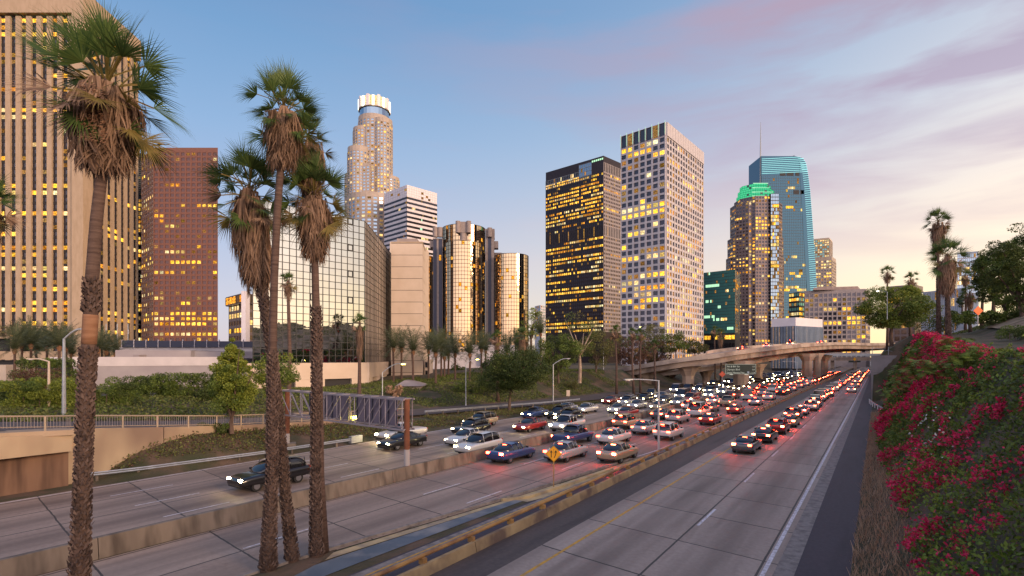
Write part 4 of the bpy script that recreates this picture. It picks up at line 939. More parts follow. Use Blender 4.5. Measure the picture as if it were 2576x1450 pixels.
# podium wall in front of hotel and hotel street bridge
b = Bld('plaza_wall', 'pale low podium wall behind the row of date palms', (wx(1200, 230), 235, 2), 'building', indiv=False)
b.P('wall').span(wx(1085, 230), wx(1213, 230), 230, 240, zof(938, 230), zof(885, 230)); b.P('wall').span(wx(1210, 228), wx(1330, 228), 228, 240, zof(918, 228), zof(889, 228)); b.P('undercroft').span(wx(1085, 232), wx(1330, 232), 232, 240, 0, zof(935, 230)); b.finish({'wall': 'white_c', 'undercroft': 'dark'})
b = Bld('street_bridge', 'small tan street bridge seen between date palm trunks', (wx(1120, 170), 175, 0), 'bridge', indiv=False)
Yb = 150; z1_ = zof(944, Yb); b.P('deck').hexa([(wx(1075, Yb), Yb, z1_ - 1.2), (wx(1165, Yb), Yb, z1_ - .9), (wx(1165, Yb), Yb + 8, z1_ - .9), (wx(1075, Yb), Yb + 8, z1_ - 1.2)], [(wx(1075, Yb), Yb, z1_ + .2), (wx(1165, Yb), Yb, z1_ - .2), (wx(1165, Yb), Yb + 8, z1_ - .2), (wx(1075, Yb), Yb + 8, z1_ + .2)])
b.P('rail').tube([(wx(1075, Yb), Yb, z1_ + 1.0), (wx(1165, Yb), Yb, z1_ + .6)], .07, 5)
for u in (1100, 1128, 1150): b.P('column').span(wx(u, Yb), wx(u + 4, Yb), Yb + 1, Yb + 3, 0, z1_ - 1)
b.finish({'deck': 'rail_t', 'rail': 'barr', 'column': 'barr_d'})
b = Bld('office_block', 'tiny distant white block seen left of the black tower', (wx(1352, 700), 705, 0), 'building', indiv=False, g='gl_blue')
p, q = poly3((1346, 715), (1360, 700), (1376, 712)); b.tier('wall', q, 2, zof(768, 700), 4, 20, pier=.3, span=.4, dep=.3, lit=.1); b.finish({'wall': 'white_p', 'pier': 'white_p', 'spandrel': 'white_p'})
# ================================================================ VIADUCT
M['viac'] = mat_var('viaduct_concrete', (.30, .22, .17), (.42, .32, .25), .3, .85, bump=.15, c3=(.20, .15, .12), scale2=.25, stretch=(1, 1, .6))
M['viap'] = mat_var('parapet_concrete', (.38, .30, .25), (.50, .41, .34), .4, .85, c3=(.26, .20, .17), scale2=.2)
def viaduct(name, label, path, width, drop, gird=1.75, par=.85):
    pts = [at(u, v, Y) for u, v, Y in path]
    # resample smoothly
    out = []
    for i in range(len(pts) - 1):
        p0, p1, p2, p3 = pts[max(0, i - 1)], pts[i], pts[i + 1], pts[min(len(pts) - 1, i + 2)]
        for k in range(4):
            t = k / 4; out.append(.5 * ((2 * p1) + (p2 - p0) * t + (2 * p0 - 5 * p1 + 4 * p2 - p3) * t * t + (3 * p1 - p0 - 3 * p2 + p3) * t ** 3))
    out.append(pts[-1]); pts = out
    nrm = []
    for i in range(len(pts)):
        d = pts[min(i + 1, len(pts) - 1)] - pts[max(0, i - 1)]; d.z = 0; d.normalize(); nrm.append(Vector((-d.y, d.x, 0)))
    r = empty(name, (pts[len(pts) // 2].x, pts[len(pts) // 2].y, 0), label, 'viaduct')
    parts = {'parapet': MB(), 'girder': MB(), 'deck': MB(), 'far_parapet': MB(), 'groove': MB()}
    for i in range(len(pts) - 1):
        a, b, na, nb = pts[i] - Vector((0, 0, drop)), pts[i + 1] - Vector((0, 0, drop)), nrm[i], nrm[i + 1]
        def sec(o0, o1, z0, z1):
            def q(p, n, o, z): return (p.x + n.x * o, p.y + n.y * o, p.z + z)
            return [q(a, na, o0, z0), q(b, nb, o0, z0), q(b, nb, o1, z0), q(a, na, o1, z0)], [q(a, na, o0, z1), q(b, nb, o0, z1), q(b, nb, o1, z1), q(a, na, o1, z1)]
        parts['parapet'].hexa(*sec(0, .3, -par, 0)); parts['far_parapet'].hexa(*sec(width - .3, width, -par, 0))
        parts['deck'].hexa(*sec(-.12, width + .12, -par - .32, -par - .004)); parts['girder'].hexa(*sec(.5, width - .5, -par - gird, -par - .33))
    for k, m in (('parapet', 'viap'), ('girder', 'viac'), ('deck', 'viap'), ('far_parapet', 'viap')): parts[k].build(k, M[m], r)
    return r, pts, nrm
VP1 = [(1500, 938, 158), (1600, 919, 146), (1669, 907, 140), (1736, 897, 137), (1796, 891, 136), (1860, 881, 138), (1940, 872, 150), (2018, 865.5, 178), (2113, 861, 205), (2196, 863.5, 228), (2290, 862, 250)]
v1, p1_, n1_ = viaduct('viaduct', 'curved concrete viaduct on flared columns crossing the freeway', VP1, 9.5, 0)
VP2 = [(1580, 938, 176), (1669, 927, 166), (1780, 914, 160), (1890, 899, 166), (1990, 884, 190), (2090, 874, 220), (2196, 870, 246), (2290, 866, 262)]
v2, p2_, n2_ = viaduct('viaduct', 'second lower concrete viaduct behind the curved one', VP2, 8, 0, 1.5)
def column(root, u, v, Y, w, vt, flare=2.2, mat='viac'):
    x = wx(u, Y); zt = zof(vt, Y); mb = MB(); r = w / 2 * Y / FPX
    a = math.atan2(x, Y); cols = [(-1.5, r), (zt - 2.6, r), (zt - 1.2, r * 1.5), (zt, r * flare)]
    for (z0, r0), (z1, r1) in zip(cols[:-1], cols[1:]):
        f = lambda rr, z: [(x + math.cos(t - a) * rr * (1 if abs(math.cos(t)) > .4 else 1), Y + r * .9 + math.sin(t - a) * min(rr, r * 1.3), z) for t in [math.pi / 8 + math.pi / 4 * k for k in range(8)]]
        mb.hexa(f(r0, z0), f(r1, z1))
    mb.build('column', M[mat], root)
for u, v, Y, w, vt in ((1628, 976, 147, 30, 937), (1736, 980, 140, 31, 922), (1872, 981, 140, 40, 908), (2037, 959, 186, 26, 890), (2060, 957, 192, 18, 889)): column(v1, u, v, Y, w, vt)
for u, v, Y, w, vt in ((1683.6, 970, 170, 21, 942), (1780, 973, 163, 21, 930), (1912, 967, 172, 22, 916), (2077, 945, 224, 22, 894)): column(v2, u, v, Y, w, vt)
# abutment walls at its left end
ab = empty('abutment', at(1520, 960, 158), 'pale concrete abutment at the left foot of the viaduct', 'wall')
mb = MB(); x0 = wx(1492, 158); mb.prism([(x0, 158), (wx(1535, 156), 155.5), (wx(1600, 172), 172), (wx(1500, 176), 176)], -.5, zof(942, 158)); mb.build('wall_panel', M['viap'], ab)
mb = MB(); mb.prism([(wx(1535, 156), 155.8), (wx(1600, 165), 165), (wx(1600, 166), 168), (wx(1535, 160), 160)], -.5, zof(948, 160)); mb.build('wall_panel', M['wall_t'], ab)
# far bridge across everything, with a curved concrete ramp
b = Bld('far_bridge', 'distant flat bridge with railings seen through the viaduct columns', ST(430, -10), 'bridge', indiv=False)
b.P('deck').span(-75, 30, 430, 442, 6.2, 8.4); b.P('rail').span(-75, 30, 429.6, 429.8, 9.0, 9.25)
for t in (-60, -41, -26.5, -13, -1.5): b.P('column').span(t - 1, t + 1, 433, 436, -.5, 6.2)
b.P('truss').span(-60, 30, 465, 470, 9.5, 11.2)
for part, m in (('deck', 'viac'), ('rail', 'galv'), ('column', 'viac'), ('truss', 'galv')):
    b.mb.pop(part).build(part, M[m], b.root, rz=-TH)
# ================================================================ SIGNS
def text_mesh(body, size, name, mat, parent, origin, xdir, zdir=Vector((0, 0, 1)), out=None, align='LEFT', ext=.008):
    cu = bpy.data.curves.new(name, 'FONT'); cu.body = body; cu.size = size; cu.extrude = ext; cu.align_x = align
    o = bpy.data.objects.new(name, cu); COL.objects.link(o); bpy.context.view_layer.update()
    me = bpy.data.meshes.new_from_object(o); bpy.data.objects.remove(o)
    x = xdir.normalized(); z = zdir; y = z.cross(x)  # text local: x right, y up, z towards reader
    mtx = Matrix(((x.x, z.x, -y.x), (x.y, z.y, -y.y), (x.z, z.z, -y.z)))
    vs = [tuple(mtx @ v.co + origin) for v in me.vertices]; fs = [tuple(p.vertices) for p in me.polygons]
    bpy.data.meshes.remove(me)
    return raw(name, vs, fs, mat, parent)
M['sign_g'] = nodes_mat('dark_green_sign', (.025, .038, .03), .5)[0]
M['sign_o'] = nodes_mat('orange_sign', (.95, .16, .02), .5)[0]; M['sign_y'] = nodes_mat('yellow_sign', (.80, .36, .02), .45)[0]
M['sign_r'] = nodes_mat('red_orange_sign', (.55, .10, .05), .5)[0]
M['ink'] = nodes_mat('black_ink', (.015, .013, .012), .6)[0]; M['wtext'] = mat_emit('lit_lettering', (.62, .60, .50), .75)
sg = empty('highway_sign', at(1863, 929, 133), 'dark green overhead sign reading 9th & 8th Sts, Olympic Blvd, Santa Monica Fwy', 'road sign')
Ys = 133.; x0, x1 = wx(1825, Ys), wx(1901.6, Ys); z0, z1 = zof(941.3, Ys), zof(916.6, Ys)
mb = MB(); mb.span(x0, x1, Ys, Ys + .15, z0, z1); mb.build('panel', M['sign_g'], sg)
mb = MB(); e = .07
for a in ((x0, x1, z0, z0 + e), (x0, x1, z1 - e, z1), (x0, x0 + e, z0, z1), (x1 - e, x1, z0, z1)): mb.span(a[0], a[1], Ys - .03, Ys - .005, a[2], a[3])
mb.build('border', M['wtext'], sg)
for k, (l, r_) in enumerate((("9th & 8th Sts", "1/2"), ("Olympic Blvd", "3/4"), ("Santa Monica Fwy", "1 1/4"))):
    zz_ = z1 - .28 - .5 - k * .78
    text_mesh(l, .62, 'lettering', M['wtext'], sg, Vector((x0 + .3, Ys - .03, zz_)), Vector((1, 0, 0)))
    text_mesh(r_, .52, 'lettering', M['wtext'], sg, Vector((x1 - .3, Ys - .03, zz_)), Vector((1, 0, 0)), align='RIGHT')
mb = MB(); cxs = x0 + 5.75; mb.poly([(cxs + .3 * math.cos(a), Ys - .03, z0 + .42 + .3 * math.sin(a)) for a in np.linspace(math.pi, 2 * math.pi, 9)] + [(cxs + .3, Ys - .03, z0 + .62), (cxs, Ys - .03, z0 + .7), (cxs - .3, Ys - .03, z0 + .62)]); mb.build('route_shield', M['bluegrey'], sg)
text_mesh("10", .36, 'lettering', M['wtext'], sg, Vector((cxs, Ys - .06, z0 + .3)), Vector((1, 0, 0)), align='CENTER')
mb = MB()
for u in (1838, 1876): mb.bar((wx(u, Ys), Ys - .9, z0 - .15), (wx(u, Ys), Ys + .1, z0 - .1), .5, .14)
mb.build('lamp_box', M['wtext'], sg)
mb = MB()
for u in (1840, 1885): mb.span(wx(u, Ys), wx(u, Ys) + .2, Ys + .16, Ys + 6, z1 - .9, z1 - .6)
mb.build('bracket', M['mull_w'], sg)
# merge sign
ms = empty('merge_sign', ST(28, -17.3), 'yellow diamond merge sign with two black arrows on a brown post', 'road sign')
Ym = 33.6; xm = wx(1393, Ym); zm = zof(1142.5, Ym); hh = 21 * Ym / FPX
mb = MB(); mb.box((xm, Ym + .06, zof(1190, Ym) - .25), (.07, .07, (zof(1150, Ym) - zof(1222, Ym)) + .6)); mb.build('post', M['rail_t'], ms)
mb = MB(); mb.hexa([(xm, Ym, zm - hh), (xm + hh, Ym, zm), (xm, Ym, zm + hh), (xm - hh, Ym, zm)], [(xm, Ym + .02, zm - hh), (xm + hh, Ym + .02, zm), (xm, Ym + .02, zm + hh), (xm - hh, Ym + .02, zm)]); mb.build('sign_plate', M['sign_y'], ms)
mb = MB(); y_ = Ym - .006; k = hh / 1.0
def pp_(pts): mb.poly([(xm + a * k, y_, zm + c * k) for a, c in pts])
for cxx in (-.30,):
    pp_([(cxx - .05, -.42), (cxx + .05, -.42), (cxx + .05, .22), (cxx - .05, .22)]); pp_([(cxx - .17, .18), (cxx + .17, .18), (cxx, .46)])
pp_([(.02, -.46), (.10, -.46), (.30, -.02), (.30, .22), (.20, .22), (.20, .0)]); pp_([(.08, .18), (.42, .18), (.25, .46)])
for q in (-.02, .14, .30, .46): pp_([(-.02, q), (.02, q), (.02, q + .09), (-.02, q + .09)])
e = .93
for (a, c) in (((0, -e), (e, 0)), ((e, 0), (0, e)), ((0, e), (-e, 0)), ((-e, 0), (0, -e))): mb.bar((xm + a[0] * k, y_, zm + a[1] * k), (xm + c[0] * k, y_, zm + c[1] * k), .025, .004)
mb.build('arrows', M['ink'], ms)
def diamond(name, label, u, v, Y, hpx, mat, vb, text=None):
    r = empty(name, at(u, vb, Y), label, 'road sign'); x, z, h_ = wx(u, Y), zof(v, Y), hpx * Y / FPX
    mb = MB(); mb.hexa([(x, Y, z - h_), (x + h_, Y, z), (x, Y, z + h_), (x - h_, Y, z)], [(x, Y + .04, z - h_), (x + h_, Y + .04, z), (x, Y + .04, z + h_), (x - h_, Y + .04, z)]); mb.build('sign_plate', M[mat], r)
    mb = MB(); mb.box((x, Y + .08, (z + zof(vb, Y)) / 2), (.09, .09, z - zof(vb, Y) + h_)); mb.build('post', M['galv'], r)
diamond('warning_sign', 'small orange red diamond sign left of the overhead sign', 1817, 942, 128, 8, 'sign_r', 980)
diamond('warning_sign', 'bright orange diamond sign standing on the right hillside', 2461, 782, 80, 12, 'sign_o', 812)
diamond('warning_sign', 'tiny yellow diamond sign far down the queue of cars', 2150, 904, 330, 4.5, 'sign_y', 930)
fs = empty('highway_sign', at(2100, 906, 300), 'small distant dark overhead sign beyond the viaduct columns', 'road sign')
mb = MB(); mb.span(wx(2135, 420), wx(2165, 420), 420, 420.3, zof(912, 420), zof(900, 420)); mb.build('panel', M['sign_g'], fs); mb = MB(); mb.span(wx(2149, 420), wx(2150.5, 420), 420.4, 420.8, 0, zof(899, 420)); mb.build('post', M['galv'], fs)
def panel_sign(label, u0, u1, v0, v1, vb, Y, mat='galv', tilt=0, posts=(0.3, .75)):
    r = empty('sign_board', at((u0 + u1) / 2, vb, Y), label, 'sign'); mb = MB(); mb.span(wx(u0, Y), wx(u1, Y), Y, Y + .06, zof(v1, Y), zof(v0, Y)); mb.build('panel', M[mat], r)
    for k in posts:
        x = wx(u0 + (u1 - u0) * k, Y); mb = MB(); mb.span(x - .08, x + .08, Y + .07, Y + .2, zof(vb, Y) - .3, zof(v0 + 2, Y)); mb.build('post', M['barr_d'], r)
panel_sign('back of a grey sign board on two posts below the clipped hedge', 378, 396, 978, 998, 1028, 62, 'galv')
panel_sign('small pale sign board on a post beside the merging ramp', 1425, 1434, 982, 997, 1022, 96, 'beige_pale', posts=(.5,))
# sign gantry seen from behind
gt = empty('sign_gantry', ST(30, -35), 'steel truss sign gantry with the backs of two signs, spanning the oncoming lanes', 'gantry')
PR_ = Vector((wx(1023.5, 36.3), 36.3, 0)); PL_ = Vector((wx(722.8, 46), 46, 0)); gd = (PR_ - PL_).normalized(); gn = Vector((-gd.y, gd.x, 0)); gn = gn if gn.y > 0 else -gn
M['rust'] = mat_var('rust_brown_post', (.13, .045, .022), (.22, .08, .04), 1.2, .75); M['grey_p'] = nodes_mat('grey_post_paint', (.36, .33, .33), .6)[0]
M['truss'] = mat_var('weathered_grey_steel', (.26, .23, .25), (.38, .34, .37), 1, .5, .4); M['sign_back'] = mat_var('aluminium_sign_back', (.17, .15, .20), (.24, .21, .27), .7, .45, .5)
ZT, ZB = 5.42, 3.33
for P_, base in ((PR_, .8), (PL_, .5)):
    mb = MB(); mb.tube([(P_.x, P_.y, base + 1.15), (P_.x, P_.y, ZT)], .2, 12); mb.build('post', M['rust'], gt, smooth=False)
    mb = MB(); mb.tube([(P_.x, P_.y, -.3), (P_.x, P_.y, base + 1.15)], .205, 12); mb.build('post', M['grey_p'], gt)
mb = MB(); mb.box((PL_.x, PL_.y, .2), (1.4, 1.1, 1.2), .4); mb.build('footing', M['barr_d'], gt)
Ltot = (PR_ - PL_).length + .5
for off in (-.45, .45):
    for z in (ZT, ZB):
        a = PL_ - gd * .5 + gn * off; c_ = PR_ + gd * .25 + gn * off; mb = MB(); mb.bar((a.x, a.y, z), (c_.x, c_.y, z), .10, .12); mb.build('chord', M['truss'], gt)
nb_ = 9
mb = MB(); mb2 = MB()
for i in range(nb_ + 1):
    a = PL_ - gd * .45 + gd * (Ltot * i / nb_)
    for off in (-.45, .45): q_ = a + gn * off; mb.bar((q_.x, q_.y, ZB), (q_.x, q_.y, ZT), .06)
    q0, q1 = a + gn * .45, a - gn * .45
    for z in (ZT, ZB): mb.bar((q0.x, q0.y, z + .03), (q1.x, q1.y, z + .03), .06)
    if i < nb_:
        c_ = a + gd * (Ltot / nb_)
        for off in (-.45, .45):
            s_, e_ = (a, c_) if i >= 3 else (c_, a)
            mb2.bar((s_.x + gn.x * off, s_.y + gn.y * off, ZB), (e_.x + gn.x * off, e_.y + gn.y * off, ZT), .055)
mb.build('upright', M['truss'], gt); mb2.build('brace', M['truss'], gt)
for k0, k1 in ((.16, .50), (.57, .86)):
    mb = MB(); a, c_ = PL_ + gd * Ltot * k0 + gn * .62, PL_ + gd * Ltot * k1 + gn * .62; nn = 5
    for i in range(nn):
        s_, e_ = a + (c_ - a) * (i / nn), a + (c_ - a) * ((i + .985) / nn); mb.hexa([(s_.x, s_.y, ZB + .05), (e_.x, e_.y, ZB + .05), (e_.x + gn.x * .05, e_.y + gn.y * .05, ZB + .05), (s_.x + gn.x * .05, s_.y + gn.y * .05, ZB + .05)],
            [(s_.x, s_.y, ZT - .05), (e_.x, e_.y, ZT - .05), (e_.x + gn.x * .05, e_.y + gn.y * .05, ZT - .05), (s_.x + gn.x * .05, s_.y + gn.y * .05, ZT - .05)])
    mb.build('sign_back', M['sign_back'], gt)
    mb = MB()
    for i in range(nn + 1): s_ = a + (c_ - a) * (i / nn) - gn * .05; mb.bar((s_.x, s_.y, ZB), (s_.x, s_.y, ZT), .07)
    mb.build('stiffener', M['navy'], gt)
q_ = PL_ + gd * Ltot * .53 + gn * .8; mb = MB(); mb.box((q_.x, q_.y, ZB + .25), (.34, .2, .2)); mb.build('lamp', M['lamp_yellow'], gt)

# ---------------------------------------------------------------- street lamps
def lamp(label, base, top, arm_end, r=.075, mat='galv', lit=None, second=None, name='street_lamp'):
    """base, top, arm_end as world points"""
    rt = empty(name, base, label, 'street lamp'); mb = MB(); mb.tube([base - Vector((0, 0, .3)), top], [r * 1.25, r * .75], 8); mb.build('pole', M[mat], rt)
    for e_ in [arm_end] + ([second] if second else []):
        mb = MB(); s_ = top - Vector((0, 0, .05)); d = e_ - s_; pts = [s_ + Vector((d.x * t, d.y * t, d.z * math.sin(t * math.pi / 2))) for t in (0, .15, .35, .6, .8, 1)]
        mb.tube(pts, [r * .6] * 5 + [r * .5], 6); mb.build('arm', M[mat], rt)
    hd = Vector((d.x, d.y, 0)).normalized(); mb = MB(); a = arm_end; c_ = a + hd * .75
    mb.bar(a, c_, .26, .11); mb.build('lamp_head', M[mat], rt)
    mb = MB(); m_ = a + hd * .4; mb.box((m_.x, m_.y, m_.z - .08), (.35, .2, .06)); mb.build('lens', M[lit or 'white_p'], rt)
    return rt
def LP(label, u, vb, Y, vt, ua, va, dY=0, **k):
    return lamp(label, Vector((wx(u, Y), Y, zof(vb, Y))), at(u, vt, Y), at(ua, va, Y + dY), **k)
lp = LP('tall grey lamp pole with long arm behind the barrier, right of the merge sign', 1657, 1137, 46, 957, 1590, 955, -1, r=.09)
LP('thin lamp pole beside the barrier under the viaduct', 2004.7, 973, 150, 911, 1975, 909, r=.12)
LP('lit yellow street lamp before the tan slab building', 962, 1103, 56, 937, 1005, 915, r=.07, lit='lamp_yellow')
LP('street lamp with arm to the right left of the leaning tree', 1172, 1016, 84, 916, 1195, 903.5, r=.09, lit='lamp_yellow')
LP('street lamp on the green bank right of the leaning tree', 1391.6, 1030, 92, 917, 1424, 902.5, r=.1)
LP('greenish lamp post with short arm beside the clipped hedges', 123, 1034, 48, 909, 90, 903, r=.11, mat='beige_pale')
LP('tall grey lamp post with upswept arm right of the round hedges', 161, 1040, 44, 852, 203, 828, r=.13)
LP('far lamp post standing on the curved viaduct', 1595, 905, 170, 824, 1607, 822, r=.1, lit='lamp_yellow')
LP('lamp post rising above the dark trees behind the viaduct', 1833, 905, 140, 885, 1850, 884, r=.05)
LP('dark street lamp behind the round tree at right', 2232, 800, 110, 735, 2213, 732, r=.07, lit='lamp_white')
LP('lamp post beside the abutment of the viaduct', 1518, 940, 150, 875, 1531, 873, r=.09)
LP('distant thin lamp post under the viaduct right of the columns', 2101, 945, 260, 898, 2090, 896, r=.1)
for u, c_, lab in ((267, 'bluegrey', 'flagpole with a blue flag'), (295, 'sign_y', 'flagpole with a yellow and green flag'), (322, 'white_p', 'flagpole with a pale flag')):
    Y = 200; r = empty('flagpole', at(u, 870, Y), lab + ' before the striped tower', 'flagpole'); mb = MB(); mb.tube([at(u, 880, Y), at(u, 815, Y)], .14, 6); mb.build('pole', M['galv'], r)
    mb = MB(); mb.hexa([at(u, 838, Y), at(u + 1.8, 841, Y), at(u + 1.8, 841, Y + .1), at(u, 838, Y + .1)], [at(u, 825, Y), at(u + 1.5, 830, Y), at(u + 1.5, 830, Y + .1), at(u, 825, Y + .1)]); mb.build('flag', M[c_], r)

# ================================================================ PLANTS
def leafmat(name, c1, c2, rough=.6, scale=.5, trans=.25):
    m = bpy.data.materials.new(name); m.use_nodes = True; t = m.node_tree; p = t.nodes['Principled BSDF']
    geo = N(t, 'ShaderNodeNewGeometry'); n = tnoise(t, scale, 3)
    f = tmath(t, 'ADD', tmath(t, 'MULTIPLY', geo.outputs['Random Per Island'], .7), tmath(t, 'MULTIPLY', tmath(t, 'SUBTRACT', n, .35), 1.0), clamp=True)
    col = tramp(t, f, [(0.05, c1), (.9, c2)]); t.links.new(col, p.inputs['Base Color'])
    p.inputs['Roughness'].default_value = rough; p.inputs['Specular IOR Level'].default_value = .3
    tl = N(t, 'ShaderNodeBsdfTranslucent'); t.links.new(col, tl.inputs[0]); mx = N(t, 'ShaderNodeMixShader'); mx.inputs[0].default_value = trans
    t.links.new(p.outputs[0], mx.inputs[1]); t.links.new(tl.outputs[0], mx.inputs[2]); t.links.new(mx.outputs[0], t.nodes['Material Output'].inputs[0])
    return m
M['lf_dark'] = leafmat('dark_green_leaves', (.03, .052, .012), (.12, .155, .038))
M['lf_deep'] = leafmat('deep_green_leaves', (.016, .032, .008), (.062, .095, .022))
M['lf_mid'] = leafmat('mid_green_leaves', (.05, .09, .016), (.18, .235, .045))
M['lf_light'] = leafmat('yellow_green_leaves', (.08, .13, .015), (.30, .33, .05))
M['lf_olive'] = leafmat('olive_leaves', (.065, .07, .022), (.20, .19, .06))
M['lf_red'] = leafmat('reddish_brown_leaves', (.07, .035, .022), (.18, .095, .06))
M['lf_ivy'] = leafmat('ivy_leaves', (.055, .075, .018), (.20, .21, .06))
M['palm_g'] = leafmat('fan_palm_green', (.03, .07, .02), (.14, .20, .05), .5, trans=.35)
M['palm_y'] = leafmat('fan_palm_yellowing', (.14, .12, .03), (.28, .20, .06), .6)
M['date_g'] = leafmat('date_palm_green', (.05, .07, .035), (.15, .17, .085), .6)
M['dead'] = leafmat('dead_palm_leaves', (.07, .038, .024), (.40, .26, .175), .85)
M['boug'] = leafmat('crimson_bougainvillea', (.32, .006, .035), (.85, .05, .15), .6, .9)
M['boug_l'] = leafmat('bougainvillea_leaves', (.035, .062, .014), (.15, .20, .04), .6, .6)
M['fern'] = leafmat('feathery_green_leaves', (.08, .14, .018), (.26, .33, .055), .6)
M['strawg'] = leafmat('dry_grass', (.28, .17, .10), (.55, .37, .25), .9)
M['wht'] = leafmat('white_blossom', (.7, .65, .6), (.9, .88, .85), .6)
M['bark'] = mat_var('grey_brown_bark', (.07, .045, .035), (.15, .10, .075), 2, .9, bump=.6, stretch=(1, 1, .3))
M['bark_w'] = mat_var('pale_eucalyptus_bark', (.26, .19, .14), (.45, .34, .26), 1.2, .85)
M['palm_b'] = mat_var('ringed_palm_bark', (.065, .038, .030), (.14, .088, .068), 3, .9, bump=.8, stretch=(.4, .4, 4))
M['boot'] = leafmat('cut_leaf_bases', (.032, .020, .018), (.155, .105, .085), .9, 1.5, 0.0)
M['bark_o'] = mat_var('orange_stripped_bark', (.20, .09, .045), (.30, .16, .09), 2.5, .9, bump=.4, stretch=(.5, .5, 3))

def fan_frond(mb, o, az, el, pet, rad, nl, rg, m=0, droop=.5, spread=1.25, mp=None):
    d = Vector((math.cos(az) * math.cos(el), math.sin(az) * math.cos(el), math.sin(el))); side = Vector((-math.sin(az), math.cos(az), 0)); up = side.cross(d) * -1
    if up.z < 0: up = -up
    pts = []; p = o.copy(); dd = d.copy()
    for k in range(4): pts.append(p.copy()); p = p + dd * (pet / 3); dd = (dd - Vector((0, 0, .10 * math.cos(el)))).normalized()
    h_ = pts[-1]; w = .022 * rad / 1.1
    mb.strip([q - side * w for q in pts], [q + side * w for q in pts], mp if mp is not None else m)
    mb.strip([q - up * w for q in pts], [q + up * w for q in pts], mp if mp is not None else m)
    tw = rg.uniform(-1.1, 1.1); side = (side * math.cos(tw) + up * math.sin(tw)).normalized(); up = side.cross(dd) * -1
    bend = rg.uniform(.7, 1.5)
    for i in range(nl):
        f_ = (i / (nl - 1) - .5); a = f_ * 2 * spread * rg.uniform(.92, 1.08); ln = rad * (.66 + .34 * math.cos(a * .9)) * rg.uniform(.78, 1.12)
        ld = (dd * math.cos(a) + side * math.sin(a) + up * .22 * abs(math.sin(a))).normalized(); ws = ld.cross(up).normalized()
        A = []; B = []; q = h_.copy(); wd = spread * rad / nl * .85
        segs = 5
        for k in range(segs + 1):
            t = k / segs; ww = wd * (.15 + 1.7 * t if t < .45 else max(.05, .92 * (1.0 - t) * 1.15)); A.append(q - ws * ww * .6); B.append(q + ws * ww * .6)
            q = q + ld * (ln / segs); ld = (ld - Vector((0, 0, droop * bend * (t ** 2.2) * rg.uniform(.7, 1.5)))).normalized()
        mb.strip(A, B, m)
